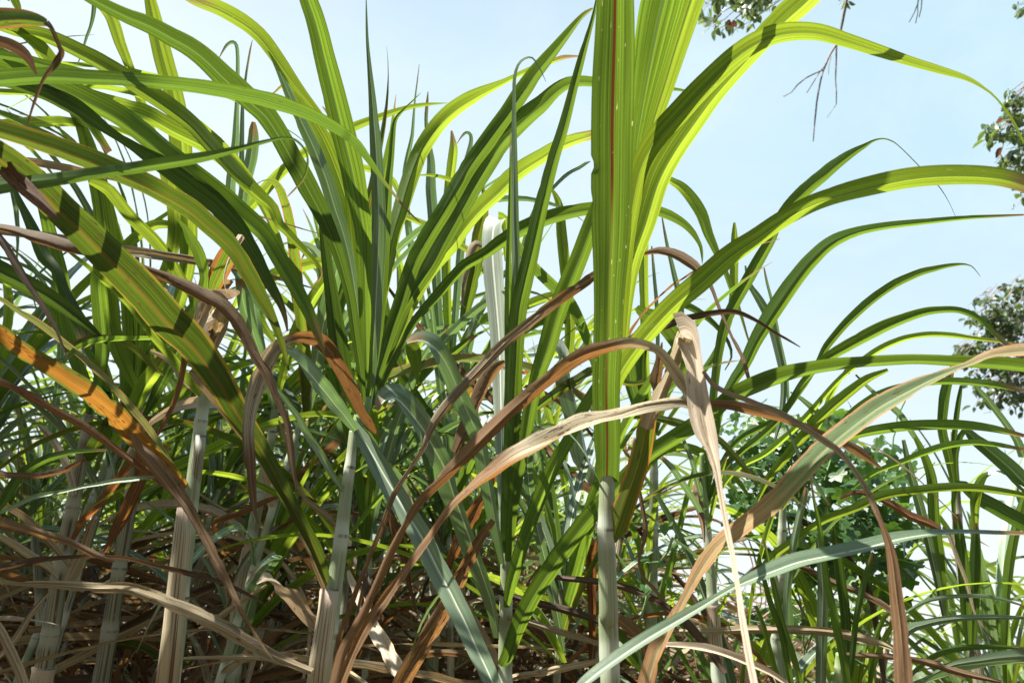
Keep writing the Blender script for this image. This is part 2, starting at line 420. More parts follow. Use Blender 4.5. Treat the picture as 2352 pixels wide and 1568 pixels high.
def cane(name, label, stalk, mat='cane', group=None, gap=.13, sheaths=(), top=None, cat='sugarcane'):
    """stalk: (x, y, width, distance) from top to the bottom of the view; carried on down to the soil"""
    P = [(at(x, y, d), wd / FPX * d / 2) for x, y, wd, d in stalk]
    last, prev = P[-1][0], P[-2][0]
    lean = (last - prev).normalized()
    k = last.z / max(.6, -lean.z)
    foot = Vector((last.x + lean.x * k * .5, last.y + lean.y * k * .3, 0))
    mid = last.lerp(foot, .5) + Vector((lean.x * .08, 0, 0))
    P += [(mid, P[-1][1] * 1.05), (foot, P[-1][1] * 1.1)]
    root = bpy.data.objects.new(name, None); C.collection.objects.link(root)
    root.location = foot; root.empty_display_size = .1
    tag(root, label, cat, group)
    S = resample(P, .006)
    s = 0; tot = sum((S[i][0] - S[i - 1][0]).length for i in range(1, len(S)))
    nodes = []; q = .03 + rnd.random() * gap * .6
    while q < tot:
        nodes.append(q); q += gap * rnd.uniform(.75, 1.25)
    V, F, U, A = tube([p for p, r in S], [r for p, r in S], 14, nodes)
    link_mesh('stalk', V, F, U, M[mat], root, foot, A)
    pl = {'root': root, 'base': foot, 'S': S, 'P': P}
    for a, b, sm, grow in sheaths:           # part of the stalk length wrapped in leaf sheath
        seg = [S[i] for i in range(int(a * len(S)), int(b * len(S)))]
        m_ = len(seg)
        Vs, Fs, Us, As = tube([p for p, r in seg], [r * grow * (1.06 + .05 * noise.noise(Vector((i * .08, a * 9, 1)))) for i, (p, r) in enumerate(seg)], 14,
                              [0.0])
        link_mesh('sheath', Vs, Fs, Us, M[sm], root, foot, As)
    return pl

def pseudostem(plant, data, mat='sheathgreen', name='sheath'):
    S = resample([(at(x, y, d), wd / FPX * d / 2) for x, y, wd, d in data], .01)
    V, F, U, A = tube([p for p, r in S], [r for p, r in S], 14, None)
    link_mesh(name, V, F, U, M[mat], plant['root'], plant['base'], A)

def T(*a, **k): return traced_leaf(*a, **k)
# ================================================================== traced canes
# ---- the near cane with the broad upright leaf
A = cane('sugarcane', 'nearest upright cane with a broad backlit leaf rising out of the top of the photo',
         [(1393,1085,34,1.27),(1394,1130,36,1.26),(1393,1240,40,1.25),(1398,1400,44,1.24),(1402,1568,46,1.24)], gap=.19)
T(A,'bigrib',1.26,.98,.9,'1394,1108,56 1395,1000,60 1393,900,63 1396,800,66 1398,720,66 1400,650,72 1403,580,82 1405,500,92 1406,400,96 1406,300,98 1408,200,97 1411,100,92 1413,0,84 1416,-120,70 1420,-260,40', gutter=.22)
T(A,'green',1.3,1.08,1.2,'1427,800,14 1434,700,20 1441,600,24 1449,480,28 1459,350,36 1474,250,52 1492,150,76 1510,60,92 1524,0,98 1545,-100,92 1570,-200,60', gutter=.2)
T(A,'lime',1.32,1.1,1.2,'1432,780,10 1450,560,14 1464,440,22 1480,350,30 1500,280,38 1525,200,48 1552,110,56 1587,0,62 1625,-110,56 1660,-220,30', gutter=.2)
T(A,'lime',1.29,1.2,1.3,'1424,820,16 1432,620,34 1450,480,40 1471,385,44 1508,320,50 1560,262,52 1620,198,50 1690,133,48 1750,95,46 1810,77,42 1880,77,37 1950,97,31 2020,120,27 2090,143,21 2160,163,17 2220,181,11 2260,203,6 2290,228,4 2325,275,5 2345,315,5 2366,352,3 2385,400,1', dm=1.1, gutter=.34)
T(A,'lime',1.34,1.15,1.2,'1430,840,18 1436,720,30 1450,610,44 1481,517,52 1511,420,56 1548,350,56 1593,285,54 1640,222,48 1695,160,44 1750,100,50 1800,50,58 1845,10,58 1890,-35,50 1950,-90,30', gutter=.45)
T(A,'lime',1.25,.98,1.3,'1404,940,26 1412,885,34 1432,840,42 1478,778,46 1544,706,48 1610,648,50 1676,590,48 1735,550,42 1790,512,40 1850,478,40 1910,455,40 1987,434,44 2086,412,46 2184,404,46 2283,408,44 2349,424,40 2420,455,30', gutter=.28)
T(A,'amber',1.245,1.2,.3,'1406,1244,26 1411,1225,46 1421,1196,50 1440,1140,50 1458,1090,48 1472,1040,46 1483,985,42 1496,935,28', gutter=.42, name='dying_leaf')
T(A,'tan',1.2,1.16,.2,'1485,985,34 1500,945,30 1515,910,34 1528,880,26 1541,850,34 1552,815,26 1562,790,38 1572,772,46', name='dead_leaf', gutter=.7)
T(A,'brown',1.22,1.17,.2,'1498,975,14 1512,915,18 1506,880,26 1512,850,22 1517,815,12 1521,786,3', name='dead_leaf', gutter=.7)
T(A,'cream',1.17,.9,-.9,'1562,774,54 1578,771,58 1592,800,50 1598,845,44 1606,900,48 1612,945,52 1620,985,50 1634,1030,36 1645,1070,20 1652,1110,14 1664,1180,14 1680,1260,14 1694,1340,15 1706,1420,15 1718,1490,16 1736,1580,16', name='dead_leaf', gutter=.42, label='bleached dead leaf folded over and hanging straight down')
T(A,'aged',1.0,1.15,.5,'763,1600,26 782,1510,24 806,1460,22 838,1405,22 868,1340,20 895,1278,18 922,1225,16 952,1172,18 990,1125,22 1046,1070,30 1095,1020,34 1148,968,32 1190,930,30 1231,895,30 1296,846,30 1345,815,32 1400,797,28 1445,788,26 1490,795,22 1520,812,22 1545,845,26 1568,880,30 1585,912,30', name='dead_leaf', gutter=.35, age=[(0,-.4),(.75,-.2),(.9,.8),(1,1.1)], dm=1.12, label='long brown dead leaf arching across the green leaves')
T(A,'aged',1.14,.98,-.6,'1632,925,16 1600,928,28 1560,926,30 1520,930,32 1478,938,30 1428,952,30 1375,963,30 1330,975,34 1296,990,32 1220,1025,32 1178,1048,34 1140,1078,34 1103,1108,34 1075,1135,32 1046,1160,28 1015,1200,22 990,1236,20 960,1275,16 933,1312,16 905,1352,20 876,1393,20 845,1440,20 820,1488,18 790,1560,20 770,1620,16', name='dead_leaf', gutter=.35, dm=1.06, age=[(0,1.2),(.28,1.1),(.42,.3),(.5,-.2),(1,-.4)], label='dead leaf bleached at its upper end running down to lower left')
T(A,'brown',1.14,1.12,.5,'1630,928,20 1680,932,24 1740,945,24 1800,962,18 1860,985,14 1921,1010,14 1960,1030,24 1990,1050,18 2025,1076,4', name='dead_leaf', gutter=.45)
T(A,'dark',1.3,1.25,.5,'1380,830,14 1478,760,16 1511,754,20 1545,742,20 1577,732,20 1610,725,16 1643,719,14 1676,716,13 1705,722,12 1745,742,9 1775,762,7 1805,778,6 1838,797,2', name='dying_leaf')
T(A,'brown',1.4,1.25,.4,'1450,592,4 1480,583,8 1511,577,15 1544,583,20 1577,600,24 1605,622,18 1630,653,10 1643,685,8 1653,712,8 1668,745,6 1682,775,8 1695,800,9 1708,830,10 1716,855,10 1723,880,8', name='dead_leaf')
T(A,'turning',1.22,.92,-.5,'1462,1660,20 1480,1590,32 1507,1504,36 1528,1462,32 1548,1425,26 1575,1370,22 1601,1323,30 1630,1280,36 1658,1248,38 1715,1205,40 1775,1158,46 1836,1095,48 1893,1035,48 1954,984,44 2020,935,42 2086,898,36 2130,875,28 2175,855,18 2220,838,12 2280,815,24 2352,806,30 2420,800,20', name='dying_leaf', gutter=.25, age=[(0,1.1),(.35,1.0),(.55,.3),(.75,0),(.9,.6),(1,.5)], label='long half dead leaf striped green and tan')
T(A,'wax',.98,1.08,-.7,'1310,1610,16 1345,1568,22 1413,1516,25 1488,1466,25 1564,1421,22 1620,1388,17 1665,1360,12 1700,1342,18 1733,1328,26 1785,1308,34 1836,1290,34 1912,1274,31 1987,1258,30 2063,1238,26 2138,1226,16 2214,1222,10 2290,1224,10 2370,1226,8', name='leaf')
T(A,'aged',1.1,.86,.1,'1615,852,8 1640,885,12 1680,905,12 1723,920,13 1789,946,14 1836,974,14 1874,999,14 1905,1020,16 1925,1035,16 1950,1062,12 1985,1114,12 2010,1168,14 2033,1224,15 2048,1280,23 2059,1372,29 2070,1467,35 2076,1568,40 2080,1640,30', name='dead_leaf', gutter=.35, age=[(0,.5),(.4,.6),(.6,.2),(1,.1)], label='long brown dead leaf drooping close to the camera')
T(A,'brown',1.28,1.24,.4,'1423,1160,6 1462,1120,8 1476,1170,9 1482,1215,12 1478,1250,10 1468,1280,6 1473,1320,6 1500,1350,8 1530,1386,3', name='dead_leaf')

# ---- the cane in the middle of the view
B = cane('sugarcane', 'slim pale cane at bottom centre whose fan holds a chalky white upright leaf',
         [(1163,1235,24,1.72),(1163,1290,27,1.71),(1162,1400,30,1.70),(1160,1568,33,1.69)], gap=.17)
pseudostem(B, [(1183,900,14,1.74),(1180,1000,24,1.74),(1174,1100,30,1.73),(1168,1180,30,1.72),(1164,1270,27,1.715)])
T(B,'green',1.70,1.5,.5,'1160,1270,20 1163,1203,26 1168,1120,32 1172,1040,34 1176,960,38 1180,851,38 1190,719,40 1204,650,40 1218,590,38 1237,500,34 1255,430,30 1273,363,28 1290,310,26 1303,264,24 1318,205,21 1333,148,19 1346,100,15 1356,66,11 1365,30,8 1372,-10,4', gutter=.6)
T(B,'wax',1.73,1.6,.1,'1158,1230,16 1162,1100,24 1166,980,26 1172,850,26 1180,700,22 1183,600,20 1180,495,20 1181,363,15 1181,231,9 1182,181,8 1190,150,6 1205,135,5 1222,133,4 1236,150,3 1246,170,2 1254,188,1', gutter=.8)
T(B,'green',1.74,1.62,.1,'1176,1180,10 1172,1000,16 1168,800,18 1168,640,15 1170,500,9 1172,400,5 1172,300,1', gutter=.8)
T(B,'waxlight',1.70,2.0,-.9,'1158,1240,16 1156,1150,22 1153,1050,28 1151,950,32 1149,860,34 1147,785,38 1142,719,42 1136,650,46 1132,600,46 1131,550,44 1136,518,42 1146,504,36', gutter=.22, label='chalky white waxed leaf with its tip folded over')
T(B,'lime',2.0,2.02,.5,'1144,503,34 1158,506,24 1161,530,14 1160,570,8 1160,600,2', gutter=.2)
T(B,'green',1.68,1.4,.9,'1167,1290,16 1176,1180,26 1190,1090,28 1205,1020,28 1218,940,32 1234,867,34 1257,801,42 1280,722,44 1306,655,44 1333,590,42 1359,520,40 1395,440,34 1440,380,20', gutter=.45)
T(B,'green',1.68,1.48,.9,'1163,1395,14 1172,1350,26 1186,1300,30 1205,1240,32 1223,1190,32 1243,1140,32 1273,1070,32 1307,1010,28 1340,940,26 1375,880,22 1400,840,14', gutter=.45)
T(B,'green',1.66,1.25,.9,'1152,1530,20 1165,1512,30 1190,1442,36 1228,1365,40 1285,1280,42 1340,1207,40 1390,1150,38 1440,1095,34 1490,1048,34 1545,1012,36 1600,978,38 1643,945,34 1680,915,34 1723,895,38 1775,874,38 1822,860,34 1870,850,30 1921,842,28 1970,836,24 2020,832,24 2070,829,24 2118,828,24 2217,833,28 2300,838,30 2352,844,30 2420,856,22', dm=1.14, gutter=.4, label='long green leaf arching from bottom centre to the right edge')
T(B,'wax',1.66,1.5,-.8,'1143,1465,12 1137,1420,18 1125,1370,28 1100,1297,36 1080,1240,38 1062,1190,38 1040,1130,42 1024,1080,44 1000,1035,46 975,990,46 945,950,44 920,922,40 900,912,34 880,922,24 868,942,8', gutter=.45)
T(B,'wax',1.70,1.6,-.8,'1156,1295,10 1148,1250,18 1138,1200,26 1122,1110,32 1105,1020,36 1085,970,38 1062,920,40 1040,865,40 1022,830,40 1003,803,38 982,786,32 958,781,22 935,788,8', gutter=.45)
T(B,'lime',1.66,1.66,.6,'936,789,12 946,800,34 955,830,30 958,860,14 960,885,3', gutter=.2)
T(B,'aged',1.35,1.5,.1,'765,1600,10 774,1486,12 800,1410,12 820,1353,12 840,1300,11 857,1259,11 880,1200,12 903,1138,13 935,1085,10 970,1033,11 986,990,18 1010,950,22 1036,917,23 1070,880,24 1101,848,24 1132,815,24 1161,787,24 1214,745,24 1260,708,24 1310,672,24 1366,634,22 1420,600,10', name='dead_leaf', gutter=.45, age=[(0,0),(.4,.45),(.8,.5),(1,.2)], dm=1.35, label='narrow dead leaf striped brown and tan')
T(B,'rust',1.9,1.8,.5,'1000,1420,8 1020,1330,16 1040,1275,24 1062,1225,30 1084,1187,32 1100,1155,24 1118,1130,18 1140,1080,16', name='dead_leaf')
T(B,'brown',1.7,1.5,.3,'905,1620,40 930,1555,42 970,1486,42 1000,1435,40 1027,1391,36 1050,1345,34 1073,1297,30 1103,1240,24 1133,1195,12', name='dead_leaf')
T(B,'brown',1.8,1.8,.3,'1160,830,10 1145,840,24 1128,858,30 1112,885,34 1095,920,28 1080,960,30 1062,1000,26 1045,1040,18', name='dead_leaf')

# ---- the cane left of the middle, with the great fan of leaves
D = cane('sugarcane', 'cane left of centre with a wide leaf fan and a pale dry sheath below',
         [(812,990,20,1.52),(805,1060,24,1.50),(793,1150,29,1.48),(783,1240,33,1.46),(768,1350,38,1.44),(755,1450,42,1.42),(742,1568,46,1.40)], gap=.15)
V_, F_, U_, A_ = tube([at(x,y,d) for x,y,w_,d in [(757,1352,40,1.43),(752,1400,44,1.42),(745,1450,47,1.41),(736,1510,50,1.40),(728,1590,54,1.39)]],
                      [w_/FPX*d/2 for x,y,w_,d in [(757,1352,40,1.43),(752,1400,44,1.42),(745,1450,47,1.41),(736,1510,50,1.40),(728,1590,54,1.39)]], 14, [0.])
link_mesh('dry_sheath', V_, F_, U_, M['sheath'], D['root'], D['base'], A_)
pseudostem(D, [(846,850,14,1.56),(842,900,26,1.55),(835,935,32,1.54),(825,965,30,1.53),(815,1000,24,1.52)])
T(D,'wax',1.56,1.5,.15,'848,930,10 853,860,22 860,760,30 866,640,34 869,560,36 870,495,32 867,410,30 863,330,27 859,280,22 855,225,17 849,160,11 844,100,7 842,50,5 841,-4,2', gutter=.5)
T(D,'green',1.57,1.55,.3,'850,920,8 862,820,18 873,700,26 882,560,28 890,462,22 894,410,17 899,363,14 903,310,12 906,285,10 913,268,8 930,250,5 950,230,3 966,214,1', gutter=.6)
T(D,'green',1.54,1.3,.9,'842,925,18 842,860,26 841,785,30 839,700,32 837,620,34 834,537,38 824,478,44 808,396,52 797,350,54 786,305,55 772,247,54 762,205,52 752,165,50 742,125,48 732,82,46 720,40,44 706,0,42 690,-60,38 670,-130,25', gutter=.45)
T(D,'lime',1.56,1.4,1.2,'838,880,10 832,780,22 826,660,30 815,540,34 800,440,20 770,320,14 740,272,13 716,242,16 698,220,19 679,196,23 660,170,27 640,142,31 607,97,34 580,70,34 545,46,35 500,22,34 450,2,32 400,-25,26', gutter=.35)
T(D,'wax',1.54,1.45,.1,'836,920,6 834,870,14 830,785,18 820,700,22 808,622,22 797,570,24 785,525,28 769,478,32 749,412,33 735,375,32 722,342,30 708,312,28 696,287,26 680,253,22 666,222,20 640,160,14 624,127,12 607,97,10 592,68,7 578,44,3', gutter=.45)
T(D,'lime',1.58,1.5,1.1,'838,860,8 833,780,20 822,660,30 812,560,36 798,478,38 772,396,36 745,330,34 730,302,32 716,278,30 702,252,28 689,230,25 678,212,20 666,200,14 650,197,8 632,212,4 620,218,1', gutter=.45)
T(D,'deep',1.5,1.05,1.0,'836,925,8 828,850,18 815,760,22 805,690,24 790,630,26 775,580,30 757,535,34 739,495,38 722,462,42 706,433,46 690,402,46 673,373,46 656,341,47 640,313,48 610,268,50 585,245,50 560,222,50 536,200,50 511,178,50 487,154,48 462,131,46 430,108,44 396,90,42 363,71,40 330,55,38 297,42,34 255,22,30 204,-5,28 150,-40,20', gutter=.42, dm=1.3)
T(D,'deep',1.52,1.5,.2,'822,950,14 806,910,30 790,867,38 782,825,42 775,785,42 768,735,38 762,686,32 756,640,28 749,587,24 743,545,18 738,510,12 735,480,4', gutter=.35)
T(D,'lime',1.60,1.95,1.1,'852,930,8 856,870,16 861,818,20 866,770,24 873,719,26 882,660,28 892,600,32 904,537,34 917,495,36 927,460,37 937,426,38 950,388,38 963,356,38 978,330,38 996,304,38 1014,282,37 1036,261,36 1060,243,33 1085,228,30 1110,214,24 1134,202,18 1158,190,13 1181,178,11 1215,162,11 1247,150,12 1280,138,11 1300,132,9 1330,130,3', gutter=.45)
T(D,'green',1.60,1.85,.8,'854,930,10 858,890,18 868,860,22 887,801,26 903,750,30 920,702,32 936,650,34 953,603,36 970,570,38 990,535,38 1018,490,38 1043,445,38 1069,398,38 1094,362,38 1118,330,40 1142,297,40 1167,264,40 1192,226,40 1212,198,38 1230,171,34 1255,140,30 1280,109,25 1300,84,21 1319,60,16 1333,43,12 1346,31,10 1362,20,4', gutter=.4)
T(D,'green',1.62,1.9,1.0,'858,930,8 866,880,14 880,840,18 895,800,22 915,740,26 940,690,30 965,650,34 990,612,36 1015,565,38 1040,520,38 1065,475,40 1090,430,42 1118,383,44 1148,335,46 1172,308,46 1197,284,44 1222,262,42 1247,242,38 1265,224,34 1283,208,30 1306,195,27 1333,190,24 1359,191,22 1400,195,18 1460,198,12 1530,204,9 1572,209,5 1600,216,1', gutter=.45)
T(D,'lime',1.64,2.0,1.0,'856,920,10 872,870,18 890,820,24 912,765,28 940,705,32 965,660,34 990,620,36 1015,590,36 1040,562,38 1070,520,38 1105,480,38 1148,440,38 1172,415,38 1197,394,36 1222,377,34 1247,362,32 1270,347,30 1296,333,28 1325,322,26 1356,313,22 1400,300,18', gutter=.35)
T(D,'green',1.62,1.9,1.0,'852,940,8 871,900,12 900,838,14 930,778,16 948,745,18 970,717,20 995,690,22 1019,663,24 1044,635,24 1069,611,26 1095,597,26 1120,582,28 1150,560,32 1175,544,34 1200,530,36 1230,517,36 1260,505,34 1290,497,32 1320,490,30 1360,483,28 1410,478,26 1455,478,23 1485,480,24 1511,487,24 1537,496,23 1560,508,20 1578,521,17 1593,537,14 1603,553,10 1610,568,8 1613,590,5 1613,606,1', gutter=.45)
T(D,'aged',1.50,1.2,.35,'864,996,8 852,980,18 831,948,26 818,920,28 805,894,30 792,868,32 778,842,34 765,820,37 752,801,38 738,786,38 722,778,36 705,775,30 689,774,26 672,778,26 656,783,28 633,801,32 618,822,36 607,844,40 597,864,40 590,884,38 581,915,34 575,940,30 572,965,28 570,1000,26 572,1040,26 575,1080,24 578,1115,20 582,1150,14 587,1180,8 594,1205,2', name='dead_leaf', gutter=.35, dm=1.34, age=[(0,-.3),(.40,-.2),(.5,1.2),(.68,1.1),(.85,.25),(1,0)], label='dead leaf arched over, rust brown then bleached where it hangs')
T(D,'wax',1.5,1.35,-.6,'826,1002,8 810,980,18 788,950,28 770,930,33 755,910,36 738,890,38 722,870,40 702,848,38 683,829,34 665,815,24 648,808,8', name='leaf', gutter=.25, label='dusty grey green leaf drooping to the left')
T(D,'wax',1.48,1.42,-.5,'795,1142,6 785,1120,10 763,1089,14 748,1062,17 733,1038,18 706,999,16 689,965,15 672,942,13 656,920,11 640,900,10 623,880,7 600,855,3', gutter=.4)
T(D,'wax',1.5,1.2,-.5,'812,968,14 819,984,22 838,1015,34 857,1046,42 876,1080,46 895,1112,48 914,1145,50 933,1176,50 952,1206,50 970,1235,50 1001,1297,50 1018,1330,50 1035,1361,50 1050,1392,49 1065,1421,48 1084,1463,46 1103,1505,44 1120,1540,40 1145,1600,34 1165,1660,20', gutter=.25, label='blue green leaf with a white midrib hanging down to the right')
T(D,'olive',1.44,1.05,.5,'758,1358,8 751,1335,16 738,1298,24 725,1263,28 710,1235,28 695,1208,28 678,1177,30 661,1146,32 644,1113,34 627,1080,36 610,1050,38 593,1022,42 568,985,48 544,950,54 520,908,60 495,867,66 470,833,70 445,801,74 412,768,78 379,737,80 354,707,80 330,679,80 305,652,80 280,626,78 255,602,78 231,578,76 206,553,75 181,528,74 155,504,72 128,478,72 99,448,72 68,420,70 33,392,68 -10,360,64 -80,310,50', gutter=.42, dm=1.28, label='long broad dark leaf slanting to the left edge with an orange midrib')
T(D,'tan',1.445,1.32,.0,'757,1368,8 748,1355,12 732,1316,13 717,1278,14 698,1232,14 680,1187,14 655,1142,14 631,1101,14 600,1060,14 570,1015,18 548,985,22 528,958,24 505,928,24 478,898,22 455,872,18 438,855,10', name='dying_leaf', gutter=.5)
T(D,'green',1.5,1.45,.5,'792,1235,4 812,1215,8 840,1180,12 865,1150,12 890,1125,10 915,1108,8 940,1096,4', gutter=.4)
T(D,'tan',1.5,1.45,.1,'789,1225,5 775,1210,9 757,1190,12 735,1172,15 715,1158,12 700,1145,10 688,1125,8 680,1108,7 672,1085,8 665,1050,9 660,1020,10 648,985,8 640,965,4', name='dead_leaf')

# ---- the cane left of it, with a folded tan leaf at its top
E = cane('sugarcane', 'leaning cane in the left part of the view topped by a folded tan dead leaf',
         [(489,745,18,1.58),(484,800,21,1.57),(475,880,24,1.56),(463,960,28,1.55),(450,1060,32,1.53),(438,1160,34,1.51),(424,1280,38,1.50),(408,1400,42,1.48),(388,1568,48,1.46)], gap=.15)
for pts_, mt in (([(418,1165,30,1.5),(412,1240,40,1.49),(402,1330,42,1.48),(392,1440,46,1.47),(376,1590,52,1.45)], 'sheath'), ([(455,1000,22,1.535),(447,1060,28,1.525),(440,1110,30,1.52),(433,1150,26,1.51)], 'canedry')):
    V_, F_, U_, A_ = tube([at(x+6,y,d) for x,y,w_,d in pts_], [w_/FPX*d/2 for x,y,w_,d in pts_], 14, [0.])
    link_mesh('dry_sheath', V_, F_, U_, M[mt], E['root'], E['base'], A_)
T(E,'brown',1.3,1.2,.4,'-60,515,10 0,523,18 33,530,22 66,541,26 107,553,28 148,567,28 200,580,22 250,590,18 290,600,14 310,608,16 330,619,18 362,632,22 396,646,26 430,662,30 462,679,32 488,692,33 511,706,34 528,722,32 544,740,30 562,770,27 577,801,25 593,828,23 610,853,22 622,880,20 632,907,16 648,940,16 660,970,15 667,1010,13 672,1050,11 676,1090,8 681,1125,3', name='dead_leaf', gutter=.42, dm=1.28, label='long brown dead leaf sagging across the green ones')
T(E,'cream',1.54,1.48,-.8,'505,715,46 516,705,52 522,695,50 508,682,46 492,674,44 478,668,30', name='dead_leaf', gutter=.35)
T(E,'tan',1.57,1.5,.0,'482,815,20 488,790,32 497,760,40 505,730,44 510,705,40', name='dead_leaf', gutter=.6)
T(E,'aged',1.50,1.4,-.2,'482,672,26 475,690,34 468,712,36 459,738,28 448,765,22 438,785,18 429,805,18 423,830,17 419,855,15 412,885,13 404,912,11 392,940,11 379,966,10 362,1000,6', name='dead_leaf', gutter=.5, age=[(0,1.2),(.2,.8),(.5,.1),(1,-.2)])
T(E,'brown',1.56,1.5,.0,'500,725,30 492,745,34 482,770,32 475,790,30 468,815,22 462,840,10', name='dead_leaf', gutter=.6)
T(E,'orange',1.52,1.1,.55,'437,1128,10 420,1112,20 396,1090,30 359,1052,40 321,1013,46 297,988,46 264,953,48 230,924,47 198,899,46 165,878,44 132,856,42 99,837,40 66,818,38 33,795,38 0,770,38 -40,745,34 -100,705,24', gutter=.42, dm=1.25, name='dying_leaf', label='glowing orange dying leaf with rust spots')
T(E,'brown',1.34,1.2,.4,'300,995,6 321,1030,22 340,1050,30 359,1072,34 378,1095,34 396,1118,32 415,1145,28 434,1172,24 452,1205,24 472,1243,25 490,1280,25 510,1316,22 528,1353,18 547,1391,15 565,1423,10 585,1455,8 605,1485,6 628,1515,2', name='dead_leaf', gutter=.35, label='dark brown dead leaf hanging across the canes')
T(E,'half',1.52,1.25,.4,'430,1116,10 410,1090,12 385,1055,14 359,1010,15 335,975,15 313,950,16 290,922,15 264,894,15 240,868,15 214,844,15 190,822,14 165,801,13 140,782,14 115,762,16 82,738,15 49,719,14 20,700,12 0,688,12 -60,660,8', name='dying_leaf', gutter=.5)
T(E,'lime',1.56,1.4,.8,'478,935,6 470,918,12 445,888,17 420,855,19 396,824,19 370,795,18 346,768,17 322,735,16 297,702,16 272,676,15 247,653,14 222,632,12 200,612,10 165,584,7 140,565,3', gutter=.45)
T(E,'green',1.55,1.3,.6,'362,778,8 330,778,9 297,779,10 265,780,13 231,783,15 205,790,15 181,801,14 163,815,12 148,830,8 132,850,3', gutter=.45)
T(E,'mottled',1.5,1.5,.3,'375,860,10 350,840,14 325,815,16 300,795,14 262,778,14 230,776,14 200,780,14 175,790,12 150,815,8', name='dying_leaf', gutter=.45)
T(E,'cream',1.6,1.5,-.4,'455,905,10 430,878,16 405,845,16 380,822,12 345,806,8', name='dead_leaf')
T(E,'mottled',1.62,1.5,.2,'478,740,12 478,700,24 490,660,36 505,625,44 525,585,44 545,555,36', name='dying_leaf', gutter=.2)
T(E,'cream',1.3,1.25,.0,'556,540,16 548,552,16 541,565,10 534,580,8 524,600,5 518,620,4 514,640,3 517,660,2 522,675,1', name='dead_leaf')
T(E,'green',1.60,1.5,.6,'485,790,12 470,760,22 458,700,26 470,640,22 462,603,26 452,575,26 438,552,24 430,535,18 422,521,12 405,500,4', gutter=.45)

# ---- a cane off the left edge, whose leaves sweep across the upper left
G = cane('sugarcane', 'cane at the left edge whose long dark leaves sweep across the upper left',
         [(-190,380,26,1.3),(-210,700,36,1.3),(-235,1050,42,1.3),(-260,1400,46,1.3)], gap=.15)
T(G,'deep',1.3,1.35,1.0,'-200,430,20 -160,260,36 -90,195,42 0,185,42 50,180,40 99,177,38 150,178,36 198,181,35 250,183,32 297,186,31 345,190,31 396,195,31 450,201,32 495,208,33 530,214,34 560,221,35 595,228,36 626,237,37 672,251,34 706,264,31 740,280,28 772,298,25 798,315,23 821,336,21 838,357,17 854,379,14 870,402,10 887,425,8 908,451,6 930,478,5 948,496,4 970,516,2', dm=1.05, gutter=.35, label='long dark leaf crossing the whole upper left')
T(G,'deep',1.25,1.0,.3,'-195,520,18 -120,460,34 0,425,37 50,420,35 99,415,32 150,409,30 198,402,28 250,395,27 297,389,27 345,381,27 396,373,27 440,366,25 478,359,22 510,351,18 544,343,14 580,333,11 610,325,9 640,318,6 655,317,5 673,319,5 686,327,5 696,338,5 703,350,5 707,365,5 706,382,6 703,398,6 695,413,5 686,425,4 672,440,4 660,452,2', gutter=.4, dm=.95, label='dark leaf in front ending in a thin curled brown tip')
T(G,'lime',1.5,1.35,1.1,'-120,30,10 -40,50,22 30,72,28 85,82,31 115,92,33 148,107,34 181,124,35 214,141,37 247,160,38 280,180,40 320,206,42 360,232,42 400,260,40 440,292,36 475,330,34 505,362,32 540,400,30 575,430,20', gutter=.45)
T(G,'lime',1.45,1.45,.9,'-170,60,20 -90,85,28 0,128,30 60,160,34 132,197,34 214,228,35 270,245,36 330,262,37 363,280,37 396,299,38 430,316,39 462,332,39 495,354,39 528,380,38 553,408,36 577,435,34 602,458,30 626,480,26 640,514,22 655,530,20 673,549,18 690,567,16 706,584,14 720,598,12 732,613,10 737,628,7 733,642,5 719,655,2', gutter=.35)
T(G,'deep',1.4,1.3,.9,'-120,140,26 -40,172,34 30,190,36 99,213,38 132,228,40 165,245,40 198,266,34 231,289,26 255,306,20 280,322,19 305,338,22 330,356,28 362,377,38 396,400,44 430,423,47 462,447,48 490,468,47 511,490,45 545,525,40 570,562,34 592,600,30 612,640,26 630,672,22 645,700,16 655,730,10 660,760,4', gutter=.25, label='dark leaf twisted narrow at its middle')
T(G,'lime',1.45,1.5,1.1,'-80,20,10 -20,45,14 33,69,16 66,90,26 92,112,28 115,138,26 145,180,24 175,225,22 210,290,20 250,350,14', gutter=.45)
T(G,'green',1.38,1.3,1.0,'-60,140,30 20,165,36 99,190,40 148,208,44 198,233,46 231,250,46 264,268,47 297,291,48 330,316,48 355,336,46 379,356,46 404,376,47 429,398,48 460,420,47 495,447,46 520,467,45 544,490,44 580,520,42 607,547,40 640,600,38 673,655,34 690,685,31 706,714,28 718,740,24 728,765,18 738,790,12 745,815,4', gutter=.45)
T(G,'olive',1.25,1.3,.7,'-160,260,30 -80,278,40 0,303,42 33,313,44 66,323,45 100,334,46 132,344,46 165,357,47 198,369,47 231,383,46 264,398,46 297,412,46 330,427,46 363,443,46 396,461,46 420,475,46 445,492,45 478,521,43 503,542,42 528,566,41 545,588,38 560,615,36 577,643,34 593,673,31 607,696,27 620,719,22 635,755,18 648,790,14 656,820,9 664,852,3', gutter=.42, dm=1.18, label='broad ageing leaf turning rust brown toward its tip')
T(G,'mottled',1.1,.98,.5,'-150,60,20 -80,50,44 0,47,46 30,45,42 60,45,36 90,49,26 108,53,14', gutter=.45)
T(G,'dark',.98,1.0,.0,'105,50,16 117,62,10 126,80,9 133,98,8 138,110,10 142,121,13 136,134,15 128,146,15 119,158,12 108,170,9 98,186,7 90,205,7 82,225,7 76,242,7 70,262,6 64,285,4', name='dead_leaf', gutter=.5)
T(G,'dark',1.05,1.1,.3,'-80,75,20 0,97,26 20,104,28 40,114,28 56,126,24 68,141,17 76,156,10 84,172,4', name='dead_leaf')
T(G,'deep',1.35,1.4,.8,'-80,120,18 0,128,20 50,136,22 100,150,22 150,160,20 200,172,18 260,186,12', gutter=.45)
